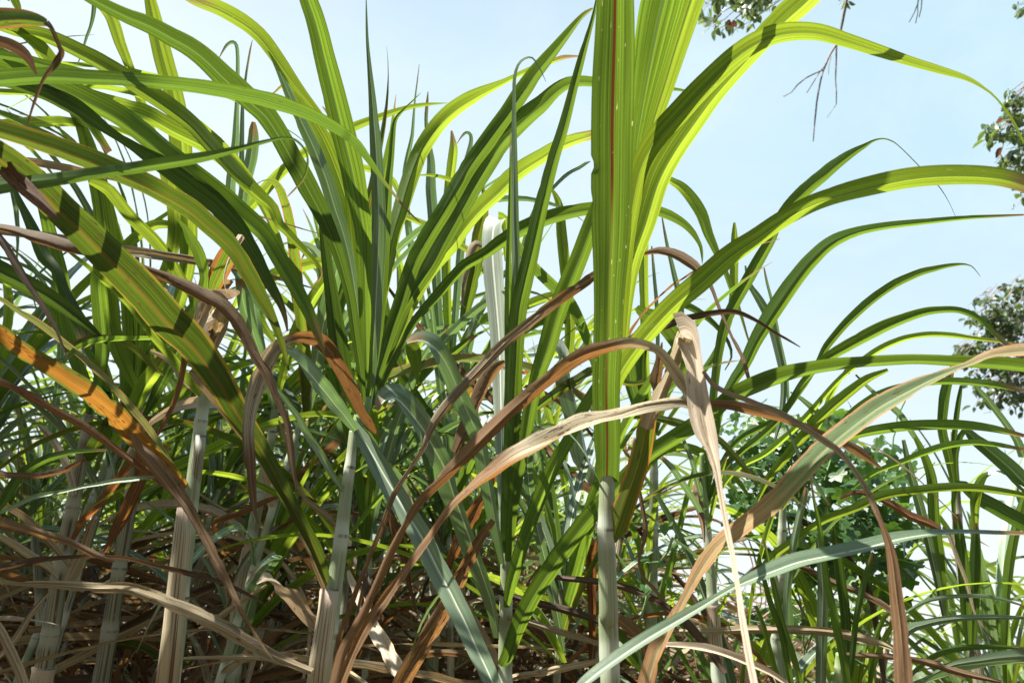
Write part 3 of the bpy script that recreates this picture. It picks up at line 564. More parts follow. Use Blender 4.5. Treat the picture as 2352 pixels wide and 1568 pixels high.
T(G,'green',1.5,1.5,.8,'-80,135,14 0,155,14 60,165,16 120,178,14 180,195,8', gutter=.45)
T(G,'lime',1.5,1.5,.8,'-60,205,12 0,212,14 60,214,12 120,222,8', gutter=.45)
T(G,'rust',1.12,1.05,.5,'-60,300,30 0,372,40 30,405,40 66,440,34 99,473,24 130,505,10', name='dead_leaf')
T(G,'deep',1.5,1.5,.7,'-60,590,34 0,627,42 33,643,42 66,660,42 92,673,38 115,687,35 140,704,32 165,723,28 190,742,22 214,762,16 245,790,6', gutter=.45)
T(G,'deep',1.6,1.5,.4,'30,430,8 50,475,16 66,508,22 84,548,28 99,587,30 115,606,26 132,624,24 141,648,24 148,670,25 160,695,29 171,719,31 182,744,31 191,768,30 200,800,22', gutter=.45)
T(G,'dark',1.2,1.15,.1,'-50,500,14 0,546,18 16,572,18 33,600,17 50,627,16 66,653,15 82,678,13 99,702,12 116,732,10 132,762,8 144,795,6 156,826,2', name='dead_leaf')
T(G,'green',1.6,1.5,.8,'-30,250,10 30,275,12 80,300,16 130,325,18 165,350,12 190,380,6', gutter=.45)
T(G,'rust',1.45,1.35,.4,'-60,860,10 0,878,16 60,905,18 130,945,18 200,985,18 270,1035,16 330,1080,12 380,1120,5', name='dead_leaf')
T(G,'deep',1.45,1.45,.5,'-30,1190,10 0,1165,16 23,1127,22 40,1100,22 57,1082,20 85,1064,18 113,1051,18 142,1043,15 170,1036,12 207,1034,9 245,1033,4', gutter=.45)
T(G,'wax',1.4,1.35,-.2,'-20,1186,5 38,1160,10 76,1142,12 113,1134,10 151,1127,8 190,1118,7 227,1112,8 265,1105,10 302,1101,11 335,1097,9 366,1095,3', gutter=.45)
T(G,'brown',1.3,1.3,.4,'-40,1195,22 0,1203,24 40,1212,22 76,1221,20 113,1233,19 151,1244,18 190,1262,16 227,1278,14 264,1289,5', name='dead_leaf')
T(G,'dark',1.28,1.35,.4,'-40,1308,22 0,1304,20 50,1294,18 94,1286,16 140,1281,12 189,1278,10 236,1279,11 283,1282,13 320,1290,13 359,1301,13 405,1311,14 453,1323,14 490,1333,12 529,1346,10 570,1366,8 604,1384,5', name='dead_leaf')
T(G,'tan',1.5,1.5,.0,'-30,1222,16 0,1233,17 28,1250,20 57,1270,20 85,1287,19 113,1304,16 132,1327,6', name='dead_leaf')
T(G,'tan',1.5,1.3,.1,'0,1338,8 50,1341,13 113,1342,18 170,1346,22 227,1350,24 265,1349,26 302,1352,28 340,1364,29 378,1380,30 415,1394,31 453,1410,32 490,1428,32 529,1448,32 565,1471,30 604,1493,29 632,1508,27 680,1528,22 717,1542,16', name='dead_leaf', gutter=.35)
T(G,'tan',1.3,1.3,.0,'-30,1405,18 0,1448,22 15,1477,22 30,1505,22 45,1538,22 62,1590,20', name='dead_leaf')
T(G,'tan',1.35,1.4,.1,'-20,1530,8 0,1508,11 38,1463,15 57,1433,14 76,1403,12 95,1380,9 113,1361,5', name='dead_leaf')
T(G,'brown',1.35,1.4,.3,'-60,1080,10 0,1089,12 76,1093,13 113,1088,13 151,1078,14 175,1067,12 196,1055,8', name='dead_leaf')
T(G,'lime',1.5,1.5,.5,'20,-40,16 33,0,18 41,18,13 47,34,4', gutter=.45)
T(G,'wax',1.6,1.6,.2,'215,-20,8 216,12,10 214,35,9 208,62,7 199,85,6 190,115,4 178,150,2', gutter=.4)
T(G,'lime',1.7,1.5,1.0,'-80,-60,20 0,-20,10 15,0,6', gutter=.45)

# ---- a cane above the top edge seen only by its leaves' ends: its leaves come down from the upper left
H = cane('sugarcane', 'sugarcane behind the upper left with bright lime leaves standing against the sky',
         [(320,880,18,2.2),(315,1000,24,2.2),(300,1150,30,2.2),(270,1330,32,2.15),(232,1568,40,2.1)], gap=.16, mat='canedry')
T(H,'lime',2.2,1.9,.8,'322,900,14 330,800,22 345,700,26 390,600,28 400,500,28 380,400,26 345,300,22 318,220,20 300,165,20 290,138,21 282,118,23 274,97,25 266,70,27 257,45,27 245,28,24 231,14,20 210,0,12', gutter=.45)
T(H,'lime',2.2,1.95,.8,'324,900,14 345,820,24 395,740,28 425,640,32 432,560,38 428,480,42 420,400,46 415,330,48 406,264,46 400,230,44 392,198,43 382,165,43 373,132,43 365,100,41 356,66,38 350,33,32 343,0,26 335,-40,16', gutter=.45)
T(H,'lime',2.2,2.1,.6,'318,900,12 290,850,26 262,780,36 246,700,42 244,600,46 240,540,46 234,495,46 230,460,44 224,429,42 216,390,38 204,346,34 196,318,30 185,288,24 168,258,18 148,231,8', gutter=.45)
T(H,'lime',2.1,1.9,.9,'442,720,10 440,685,14 427,660,20 412,638,22 398,615,25 386,594,28 366,570,28 346,547,28 320,522,26 297,498,26 275,470,26 251,440,27 230,427,22 205,418,10', gutter=.45)
T(H,'lime',2.2,2.1,.8,'262,640,6 274,590,18 284,572,22 297,559,24 315,543,25 330,531,25 348,521,24 363,517,22 388,518,18 412,524,12 425,530,4', gutter=.45)
T(H,'rust',1.9,1.8,.3,'165,1245,12 185,1208,20 205,1185,20 227,1163,20 255,1127,22 283,1089,22 303,1066,18 325,1045,10', name='dead_leaf', gutter=.5)
T(H,'rust',1.85,1.75,.3,'240,1268,8 262,1225,22 283,1187,27 303,1143,29 321,1101,29 335,1055,22 345,1030,10', name='dead_leaf', gutter=.5)
T(H,'tan',1.9,1.9,.0,'155,1340,24 170,1310,30 189,1270,22 200,1238,18 208,1210,16 220,1185,8', name='dead_leaf', gutter=.5)
T(H,'deep',2.0,1.9,.5,'330,960,10 360,900,24 400,820,34 440,750,40 480,690,42 520,640,36', gutter=.45)
T(H,'lime',2.0,1.9,.5,'250,1040,10 270,1010,26 300,960,32 325,900,34 350,860,36 375,820,20', gutter=.45)
T(H,'lime',2.0,2.0,.4,'350,800,8 355,830,22 352,860,26 354,890,22 362,920,12 368,950,3', gutter=.45)

I = cane('sugarcane', 'dark leaning cane near the lower left corner, outermost of the two there',
         [(205,950,20,2.0),(190,1040,26,2.0),(170,1150,30,1.98),(140,1300,34,1.96),(95,1568,42,1.92)], gap=.16, mat='canedry', sheaths=((.28,.40,'sheath',1.1),))
T(I,'mottled',2.0,1.9,.4,'200,1060,24 212,1040,34 228,1010,34 240,985,28 248,960,10', name='dying_leaf', gutter=.45)
T(I,'green',2.0,1.8,.4,'205,960,10 200,900,20 170,820,30 150,740,34 140,650,34 120,560,30 100,480,24 70,400,16', gutter=.45)
T(I,'green',2.0,1.9,.4,'205,960,10 225,880,22 235,800,32 230,720,36 225,640,34 240,560,30', gutter=.45)
T(I,'tan',1.9,1.8,.1,'160,1300,8 110,1240,16 60,1190,16 10,1160,14', name='dead_leaf')
T(I,'tan',2.0,1.9,.0,'90,976,8 110,995,16 135,1030,17 152,1065,17 163,1100,16 170,1135,12', name='dead_leaf')

J = cane('sugarcane', 'thin sheathed cane between the tan-topped cane and the wide fan cane',
         [(632,940,16,2.3),(622,1010,20,2.3),(600,1120,24,2.28),(575,1250,28,2.25),(548,1400,30,2.22),(535,1568,34,2.2)], gap=.15, mat='cane', sheaths=((.16,.27,'sheath',1.12),(.33,.43,'sheath',1.1)))
T(J,'wax',2.3,2.1,.0,'632,950,10 620,900,16 600,820,22 580,760,24 560,700,26 552,640,22', gutter=.45)
T(J,'wax',2.2,2.1,-.5,'650,800,6 630,740,16 610,712,20 592,686,26 577,666,27 560,646,24 544,627,20 525,608,8', gutter=.45)
T(J,'lime',2.3,2.2,.9,'634,930,8 650,860,18 672,780,24 710,700,26 750,640,22 790,600,10', gutter=.45)
T(J,'wax',2.3,2.1,.0,'635,930,12 610,850,20 590,740,22 575,640,22 560,540,24 556,480,26 562,429,24 570,390,26 576,363,27 580,330,26 581,300,20 582,280,8', gutter=.5)
T(J,'wax',2.4,2.2,.1,'630,930,10 590,820,16 560,700,18 540,560,20 532,480,22 530,429,22 535,380,20 541,330,17 543,280,13 545,231,10 546,180,9 546,130,8 543,104,8 535,97,8 526,100,7 518,108,6 508,125,3 502,136,1', gutter=.6)
T(J,'wax',2.4,2.2,.1,'630,930,10 600,830,12 575,700,12 560,540,12 555,400,12 556,300,10 558,230,7 563,190,6 569,150,5 575,115,4 580,92,1', gutter=.6)
T(J,'lime',2.3,2.1,1.0,'560,700,6 545,620,16 540,560,22 555,500,26 574,475,26 600,447,26 620,424,25 640,402,24 665,380,22 689,360,21 715,342,22 739,326,23 765,313,23 788,303,23 810,293,21 831,284,19 852,276,17 871,270,16 895,261,14 920,253,12 945,246,10 970,242,9 1000,239,5 1030,237,1', gutter=.25)
T(J,'lime',2.4,2.3,1.0,'640,800,8 600,740,20 585,690,28 605,650,30 650,625,30 700,610,28 750,600,20', gutter=.25)
T(J,'rust',2.1,2.0,.3,'560,1250,8 530,1260,10 490,1205,14 560,1175,14 610,1150,12 650,1138,6', name='dead_leaf')
T(J,'cream',1.9,1.7,-.8,'810,1520,8 770,1470,22 733,1448,28 710,1424,31 687,1399,33 668,1376,33 650,1353,32 635,1337,30 619,1328,26 605,1330,20 590,1340,6', name='dead_leaf', gutter=.2)
T(J,'cream',2.0,1.7,-.8,'800,1310,6 808,1335,16 822,1366,20 838,1399,24 853,1430,30 869,1459,35 888,1491,36 906,1523,36 935,1575,32', name='dead_leaf', gutter=.2)
T(J,'tan',2.0,1.9,.1,'430,1463,4 460,1443,9 491,1425,14 520,1404,14 547,1384,13 580,1363,12 612,1342,6', name='dead_leaf')

# ---- background canes with leaves one can tell apart above the mass
K = cane('sugarcane', 'farther cane whose stiff narrow leaves stand behind and right of the wide fan',
         [(1030,900,14,2.6),(1028,1000,20,2.6),(1018,1150,24,2.6),(1005,1300,28,2.6),(990,1568,30,2.6)], gap=.15, mat='cane', sheaths=((.1,.2,'sheath',1.12),))
T(K,'wax',2.6,2.5,.2,'1028,900,8 1010,750,18 1000,600,22 994,500,24 989,429,24 990,390,20 989,363,17 984,325,10 979,290,8 979,262,8 981,240,7 983,211,2', gutter=.5)
T(K,'lime',2.6,2.5,.6,'1030,900,8 1028,760,18 1025,600,22 1026,500,20 1028,455,18 1036,396,22 1040,365,22 1042,340,20 1040,320,12 1037,300,4', gutter=.45)
T(K,'wax',2.6,2.5,.2,'1032,900,8 1045,740,16 1058,580,18 1068,480,16 1070,400,14 1070,379,14 1078,346,12 1082,325,9 1081,311,8 1074,305,7 1066,308,6 1056,320,3 1050,330,1', gutter=.5)
T(K,'wax',2.6,2.4,.2,'1028,900,6 985,760,14 950,600,16 936,500,16 930,430,15 933,379,12 941,340,10 947,310,8 950,270,6 953,231,4 958,190,3 963,148,1', gutter=.5)
T(K,'lime',2.6,2.4,1.0,'1035,850,8 1080,760,18 1120,730,20 1180,715,22 1240,690,22 1290,675,18', gutter=.45)
T(K,'lime',2.5,2.4,1.0,'1120,640,6 1090,590,12 1050,560,16 1000,530,16 960,510,14 920,495,10', gutter=.45)
T(K,'lime',2.5,2.4,1.0,'1090,480,5 1058,424,10 1040,416,11 1010,407,9 985,403,6 960,404,3', gutter=.45)
T(K,'lime',2.5,2.4,1.0,'940,520,4 925,470,8 905,420,14 880,400,16 850,390,16 820,385,12 790,390,5', gutter=.45)
T(K,'mottled',2.3,2.2,.3,'1060,760,14 1072,700,26 1086,640,32 1095,590,34 1100,540,30 1110,500,26 1112,460,16 1110,430,5', name='dying_leaf', gutter=.45)
T(K,'tan',2.2,2.2,.0,'1108,565,10 1095,560,18 1085,572,22 1078,595,18 1068,640,12 1062,700,6', name='dead_leaf', gutter=.5)
T(K,'rust',2.2,2.1,.4,'890,1130,4 895,1172,12 906,1210,24 915,1240,26 925,1270,22 932,1305,16 940,1345,10 955,1400,5', name='dead_leaf')
T(K,'green',2.3,2.2,.5,'900,960,10 930,920,18 965,870,20 1005,830,20 1040,810,18 1090,770,12', gutter=.45)
T(K,'deep',2.5,2.4,.7,'1025,1000,10 960,920,24 930,870,30 900,790,28 880,700,26 870,620,18', gutter=.45)
T(K,'green',2.4,2.3,.7,'1032,950,10 1075,880,22 1120,820,28 1170,780,26 1240,740,24 1300,740,10', gutter=.45)

Lc = cane('sugarcane', 'thin pale cane just right of the nearest one',
         [(1618,1160,16,2.0),(1625,1230,20,2.0),(1632,1320,23,1.98),(1640,1430,26,1.96),(1650,1568,30,1.94)], gap=.15, mat='cane', sheaths=((.12,.2,'sheath',1.1),))
pseudostem(Lc, [(1612,1040,10,2.0),(1614,1100,16,2.0),(1618,1150,18,2.0),(1621,1190,18,2.0)])
T(Lc,'green',2.0,1.9,.6,'1618,1160,8 1625,1080,14 1632,1000,16 1640,900,18 1650,820,20 1665,750,24 1688,700,26 1715,652,27 1742,603,27 1758,575,25 1775,545,22 1789,505,20 1812,475,26 1838,450,31 1862,427,31 1888,406,29 1908,388,28 1927,373,25 1948,358,21 1967,346,16 1985,336,11 2003,325,6 2018,320,4 2032,319,3 2048,324,3 2063,334,2 2090,360,2 2118,389,2 2140,410,2 2161,434,2 2180,465,1 2194,496,1', gutter=.4)
T(Lc,'green',2.0,1.8,.5,'1620,1160,8 1632,1090,12 1642,1010,14 1655,940,18 1682,880,22 1709,840,26 1733,790,30 1752,757,34 1772,725,37 1794,692,38 1815,661,38 1835,634,36 1855,609,35 1875,588,33 1894,570,31 1914,556,29 1934,546,27 1973,532,21 2036,520,17 2118,511,14 2217,501,10 2290,497,7 2352,494,4', gutter=.55)
T(Lc,'green',2.0,1.9,.9,'1622,1160,6 1660,1060,10 1700,1010,12 1745,985,14 1790,960,14 1830,910,12 1860,870,8 1878,834,10 1890,812,14 1901,795,17 1924,767,18 1947,742,19 1975,716,20 2003,692,21 2030,672,20 2059,653,20 2090,638,18 2118,626,16 2145,619,13 2168,613,10 2190,609,8 2211,607,5 2225,609,3 2236,615,2 2252,635,1', gutter=.45)
T(Lc,'green',2.0,1.8,.7,'1624,1160,6 1660,1080,12 1700,1040,14 1750,1000,14 1800,950,14 1845,880,16 1888,834,20 1912,818,24 1937,804,26 1962,790,27 1987,777,28 2012,764,28 2036,752,27 2061,741,25 2086,731,23 2111,722,21 2135,716,19 2160,713,16 2184,712,15 2205,714,14 2224,720,14 2241,728,13 2257,739,12 2270,751,11 2283,764,10 2316,795,10 2350,825,7', gutter=.5)
T(Lc,'lime',2.1,1.9,.9,'1626,1165,6 1690,1080,12 1760,1040,14 1840,970,14 1920,880,12 1960,845,12 1993,821,14 2014,807,15 2036,795,15 2057,786,15 2079,778,14 2107,772,13 2135,769,13 2163,769,12 2192,771,12 2221,775,10 2250,779,9 2283,783,7 2316,787,6 2352,792,3', gutter=.45)
T(Lc,'wax',1.98,1.8,.1,'1630,1215,5 1615,1185,10 1595,1150,14 1570,1112,15 1545,1075,14 1520,1050,9', gutter=.4)
T(Lc,'wax',1.98,1.8,.2,'1620,1170,6 1605,1120,10 1590,1060,11 1570,1010,8', gutter=.4)
T(Lc,'lime',1.98,1.9,.3,'1626,1220,5 1634,1180,9 1645,1130,11 1655,1090,10 1668,1050,6', gutter=.4)
T(Lc,'lime',1.97,1.9,.3,'1640,1430,5 1648,1410,9 1660,1390,10 1668,1370,7', gutter=.4)
T(Lc,'brown',2.0,1.9,.1,'1610,1085,8 1600,1120,18 1606,1160,18 1614,1200,12 1618,1245,4', name='dead_leaf')
T(Lc,'wax',1.97,1.85,-.2,'1634,1320,4 1610,1290,8 1585,1265,8 1550,1240,5', gutter=.4)

N_ = cane('sugarcane', 'cane hidden behind the nearest one with a hooked leaf and lime leaves at right',
         [(1500,1000,14,2.4),(1502,1100,20,2.4),(1500,1250,24,2.4),(1496,1568,28,2.4)], gap=.15, mat='cane')
T(N_,'lime',2.4,2.2,.9,'1500,1000,8 1485,860,16 1480,700,20 1478,560,24 1490,470,22 1515,425,20 1535,415,16 1547,420,18 1562,429,22 1577,443,25 1594,464,27 1610,489,27 1619,512,25 1627,537,22 1638,562,18 1649,587,14 1660,610,12 1669,632,12 1679,660,12 1689,688,11 1700,718,8 1709,748,6 1720,785,4 1732,820,1', gutter=.45)
T(N_,'wax',2.4,2.3,.1,'1504,1000,8 1535,900,12 1560,800,14 1564,712,14 1558,670,13 1550,636,12 1542,602,10 1534,570,8 1527,535,6 1521,500,3', gutter=.5)
T(N_,'lime',2.4,2.3,.4,'1510,1000,8 1580,900,12 1650,800,16 1682,700,18 1686,620,19 1687,580,18 1687,540,14 1687,511,5', gutter=.45)
T(N_,'wax',2.4,2.3,.1,'1504,1000,6 1510,800,9 1508,700,9 1504,650,8 1500,600,6 1497,565,3', gutter=.5)
T(N_,'green',2.3,2.2,.5,'1500,1010,10 1530,900,24 1580,830,34 1560,790,38 1520,740,38 1480,720,28 1462,705,12', gutter=.2)
T(N_,'deep',2.4,2.3,.6,'1500,1020,8 1470,860,22 1480,780,28 1520,720,20 1560,700,18 1600,715,16 1640,745,12 1672,785,8 1680,820,5 1665,850,2', gutter=.45)
T(N_,'deep',2.5,2.3,.5,'1500,1050,8 1475,960,24 1450,880,30 1440,800,28 1435,760,20', gutter=.45)
T(N_,'lime',2.4,2.3,.4,'1300,1060,8 1305,960,16 1300,860,20 1310,760,24 1300,640,26 1290,540,24 1286,478,18 1276,450,12 1267,435,5', gutter=.45)
T(N_,'wax',2.4,2.3,-.1,'1180,640,6 1220,500,10 1250,455,10 1270,432,8 1296,406,9 1315,393,8 1330,386,8 1345,376,7 1356,371,2', gutter=.45)
T(N_,'green',2.4,2.2,.9,'1380,900,8 1350,790,20 1310,700,26 1270,660,26 1230,620,24 1200,580,20 1175,540,12', gutter=.45)
T(N_,'waxlight',2.2,2.0,-.8,'1380,1130,14 1368,1100,30 1352,1060,38 1340,1010,40 1330,960,40 1315,900,38 1305,860,36 1295,830,34 1280,808,30 1260,800,20 1215,806,5', gutter=.42, label='pale waxy leaf drooping behind the nearest cane')
T(N_,'mottled',2.1,2.0,.4,'1500,870,10 1440,880,12 1370,850,20 1330,870,24 1280,900,24 1240,930,20 1200,960,10', name='dying_leaf')
T(N_,'lime',2.3,2.2,.9,'1470,1100,8 1520,1040,16 1580,1030,20 1640,1060,20 1690,1100,14 1720,1140,6', gutter=.45)
T(N_,'mottled',2.0,1.9,.4,'1380,955,10 1460,955,16 1530,965,20 1600,985,20 1650,1010,18 1700,1060,14 1740,1110,6', name='dying_leaf')
T(N_,'rust',1.9,1.85,.2,'1360,1540,14 1361,1480,18 1363,1391,21 1361,1350,23 1360,1300,24 1361,1262,24 1366,1240,18', name='dead_leaf', gutter=.6)
T(N_,'brown',1.6,1.6,.3,'1400,1400,8 1428,1425,26 1450,1442,30 1469,1463,28 1480,1485,22 1490,1520,10', name='dead_leaf')
T(N_,'dark',1.7,1.6,.3,'1120,1350,8 1186,1372,14 1262,1391,16 1318,1406,18 1360,1420,14 1392,1440,6', name='dead_leaf')
T(N_,'tan',1.7,1.6,.0,'1130,1410,8 1178,1421,13 1220,1430,15 1262,1444,16 1320,1460,14 1385,1480,8', name='dead_leaf')
T(N_,'tan',1.75,1.6,.0,'1120,1570,8 1186,1553,15 1235,1545,17 1280,1535,17 1330,1525,14 1385,1512,8', name='dead_leaf')
T(N_,'dark',1.8,1.6,.1,'1250,1318,6 1292,1327,13 1375,1335,15 1450,1353,17 1490,1370,17 1526,1391,18 1555,1412,19 1583,1437,21 1612,1470,22 1639,1505,20 1665,1545,12', name='dead_leaf')
T(N_,'cream',1.6,1.5,-.6,'1500,1478,5 1545,1482,11 1580,1484,13 1620,1489,15 1660,1499,15 1696,1512,15 1740,1530,15 1780,1550,13 1820,1580,8', name='dead_leaf')
T(N_,'tan',1.9,1.7,.1,'1560,1448,8 1658,1448,17 1720,1445,19 1798,1446,19 1850,1447,20 1893,1450,20 1930,1455,21 1968,1463,23 2000,1471,20 2033,1482,12 2060,1495,4', name='dead_leaf')
T(N_,'brown',2.0,1.8,.1,'1700,1330,5 1745,1300,9 1800,1290,10 1860,1310,12 1920,1340,14 1987,1365,15 2044,1400,14 2080,1440,6', name='dead_leaf')

# ---- canes on the right, seen from a little farther off
O = cane('sugarcane', 'dark upright cane near the right edge with leaves arching past the frame',
         [(2190,990,12,2.3),(2194,1100,18,2.3),(2202,1240,24,2.28),(2222,1391,26,2.25),(2250,1568,28,2.2)], gap=.15, mat='canedry')
T(O,'deep',2.3,2.2,.4,'2194,1130,8 2180,1050,20 2165,990,20 2168,930,22 2172,900,22 2180,870,18 2190,840,6', gutter=.4)
T(O,'deep',2.3,2.2,.4,'2196,1120,8 2194,1060,12 2192,1010,12 2198,950,12 2204,910,10 2208,885,6', gutter=.4)
T(O,'deep',2.2,2.0,.4,'2200,1130,6 2196,1040,12 2214,990,14 2240,1010,26 2270,1033,32 2300,1058,35 2327,1082,37 2352,1108,38 2400,1150,34', gutter=.25)
T(O,'deep',2.2,2.1,.4,'2196,1240,6 2190,1150,10 2202,1110,16 2225,1125,26 2251,1146,32 2280,1162,34 2308,1178,35 2352,1203,36 2400,1235,30', gutter=.25)
T(O,'lime',2.2,2.1,.2,'2236,1260,8 2239,1230,12 2239,1203,15 2238,1172,19 2240,1146,22 2245,1122,21 2253,1103,18 2262,1092,13 2275,1086,8', gutter=.25)
T(O,'waxlight',2.1,2.0,-.6,'2270,1086,8 2290,1085,8 2308,1086,8 2330,1096,9 2352,1116,9 2390,1150,6', gutter=.25)
T(O,'wax',2.3,2.2,.0,'2352,1050,22 2338,1015,17 2326,996,15 2312,976,14 2300,960,14 2283,938,14 2267,917,14 2252,900,10 2237,880,5', gutter=.4)
T(O,'tan',2.1,2.0,.1,'2165,1210,5 2176,1221,9 2190,1255,9 2202,1289,9 2215,1322,9 2225,1354,8 2232,1382,7 2240,1410,6 2256,1438,6 2276,1468,2', name='dead_leaf')
T(O,'green',2.2,2.1,.4,'2175,1420,10 2165,1350,18 2155,1260,22 2145,1180,24 2140,1100,22 2120,1040,16 2095,990,8', gutter=.45)
T(O,'wax',2.2,2.1,.0,'2170,1420,10 2150,1320,16 2130,1230,20 2110,1150,20 2090,1080,16 2075,1010,8', gutter=.45)
T(O,'deep',2.2,2.1,.3,'2225,1480,14 2220,1400,24 2215,1320,26 2205,1240,22 2196,1180,12', gutter=.4)
T(O,'deep',2.2,2.1,.3,'2235,1480,14 2236,1380,24 2238,1300,24 2240,1240,20 2242,1200,8', gutter=.4)

Q = cane('sugarcane', 'cane of the right half with drooping green leaves just over the vines',
         [(1800,1130,14,2.1),(1795,1250,20,2.1),(1790,1400,24,2.1),(1785,1568,28,2.1)], gap=.15, mat='cane')
T(Q,'green',2.1,1.9,.8,'1798,1160,6 1830,1090,10 1880,1040,12 1921,994,9 1937,970,11 1954,950,13 1978,930,13 2003,913,13 2028,902,14 2053,894,15 2102,884,16 2152,877,17 2217,877,17 2283,884,15 2352,897,8', gutter=.45)
T(Q,'green',2.0,1.8,.8,'1796,1170,8 1850,1090,14 1890,1040,16 1930,1012,18 1975,997,21 2020,988,24 2086,980,25 2152,978,24 2217,979,21 2283,987,16 2352,1002,8', gutter=.45)
T(Q,'green',2.1,1.9,.8,'1960,1120,5 1990,1098,8 2017,1082,10 2050,1069,12 2082,1058,13 2110,1046,14 2138,1036,15 2166,1027,15 2195,1021,15 2223,1018,14 2251,1018,13 2300,1024,11 2352,1033,6', gutter=.45)
T(Q,'lime',1.9,1.7,.8,'1745,1325,8 1761,1297,18 1785,1270,18 1817,1248,17 1855,1219,16 1893,1195,17 1930,1180,18 1968,1165,19 1996,1150,20 2025,1139,20 2063,1131,19 2101,1127,19 2150,1121,19 2195,1119,19 2242,1121,18 2289,1127,17 2352,1138,14 2390,1150,8', gutter=.35)
T(Q,'lime',2.0,1.8,.9,'1740,1150,6 1765,1100,16 1810,1045,20 1860,985,24 1910,935,26 1960,895,22 1995,870,18 2040,850,8', gutter=.45)
T(Q,'wax',2.0,2.0,.1,'1780,1010,6 1795,950,12 1800,880,14 1790,820,16 1770,740,20 1745,690,18 1720,650,10 1712,610,4', gutter=.4)
T(Q,'wax',2.1,2.0,.1,'1812,930,6 1805,850,9 1790,780,9 1775,700,7 1762,650,6 1755,615,3', gutter=.4)
T(Q,'lime',2.1,2.0,.6,'1870,1000,5 1890,960,10 1905,915,12 1925,880,9 1945,845,4', gutter=.45)
T(Q,'wax',2.1,2.0,-.1,'1940,1000,6 1922,985,14 1898,962,16 1870,940,14 1840,915,10 1815,900,4', gutter=.4)
T(Q,'wax',2.0,1.9,-.1,'2100,1005,8 2080,970,14 2060,945,15 2035,925,13 2000,895,9 1965,860,4', gutter=.4)
T(Q,'rust',2.0,1.9,.3,'1930,1145,6 1965,1130,10 2010,1140,14 2060,1165,18 2090,1185,20 2130,1200,20 2160,1215,10', name='dying_leaf')
T(Q,'wax',1.9,1.8,.0,'1808,1568,14 1806,1500,20 1810,1429,24 1808,1370,18 1812,1316,16 1822,1250,16 1836,1184,16 1845,1150,15 1852,1120,8', gutter=.45)

S_ = cane('young_cane', 'clump of upright green shoots low at right behind the drooping brown leaf',
         [(1930,1500,20,2.0),(1930,1568,30,2.0),(1930,1620,36,2.0)], gap=.1, mat='sheathgreen', cat='young sugarcane')
for d_, mt, tr_ in ((1.7,'green','1820,1600,14 1817,1568,14 1798,1467,14 1785,1425,13 1768,1380,13 1755,1330,10 1742,1270,5'),
                 (1.7,'green','1850,1620,12 1838,1568,14 1820,1500,14 1800,1440,13 1785,1380,13 1770,1310,10 1755,1240,4'),
                 (1.75,'deep','1949,1600,14 1950,1568,14 1958,1500,13 1965,1429,13 1972,1390,14 1980,1353,14 1990,1315,12 2003,1270,6'),
                 (1.72,'green','1948,1600,16 1942,1542,17 1932,1485,18 1919,1429,18 1910,1380,16 1900,1335,15 1890,1265,12 1881,1202,10 1872,1160,7 1862,1100,3'),
                 (1.85,'deep','1950,1600,18 1945,1500,22 1940,1400,22 1932,1340,22 1924,1278,21 1918,1240,14 1915,1208,4'),
                 (1.8,'wax','1885,1600,22 1886,1530,24 1888,1440,25 1890,1353,24 1885,1290,18 1878,1240,8'),
                 (1.7,'lime','1800,1600,10 1790,1568,12 1770,1500,12 1755,1440,10 1735,1390,8'),
                 (1.9,'lime','2010,1600,10 2000,1540,12 2010,1470,12 2030,1420,10 2060,1380,5'),
                 (1.9,'wax','2052,1500,14 2085,1448,20 2120,1434,19 2157,1425,17 2195,1420,15 2233,1418,13 2290,1417,11 2352,1418,7'),
                 (1.8,'wax','2120,1560,6 2176,1531,10 2210,1522,15 2251,1516,19 2300,1509,23 2352,1505,27 2400,1502,24'),
                 (1.9,'green','2060,1590,5 2100,1542,9 2127,1518,12 2157,1501,13 2195,1490,13 2233,1486,13 2290,1485,10 2352,1488,5'),
                 (1.9,'wax','2060,1420,4 2119,1384,8 2155,1374,9 2195,1369,9 2233,1368,9 2270,1370,9 2310,1378,7 2352,1391,4'),
                 (1.9,'lime','1775,1150,4 1790,1180,8 1830,1120,8'[:0] or '1990,1600,8 2010,1520,12 2040,1450,12 2065,1420,6')):
    T(S_, mt, d_, d_ - .05, .2, tr_, gutter=.35)
T(S_,'brown',1.8,1.75,.1,'1930,1500,5 1957,1503,10 2025,1505,13 2093,1512,14 2140,1522,17 2176,1534,18 2214,1545,18 2251,1554,15 2300,1565,8', name='dead_leaf')
T(S_,'cream',1.8,1.8,-.2,'1960,1010,2 2000,1022,3 2040,1045,4 2080,1075,4 2120,1110,3 2160,1150,3 2200,1190,2', name='dead_leaf')
T(S_,'wax',1.8,1.8,-.2,'1805,975,4 1820,1010,7 1838,1050,10 1860,1085,10 1880,1120,9 1905,1160,4', gutter=.4)
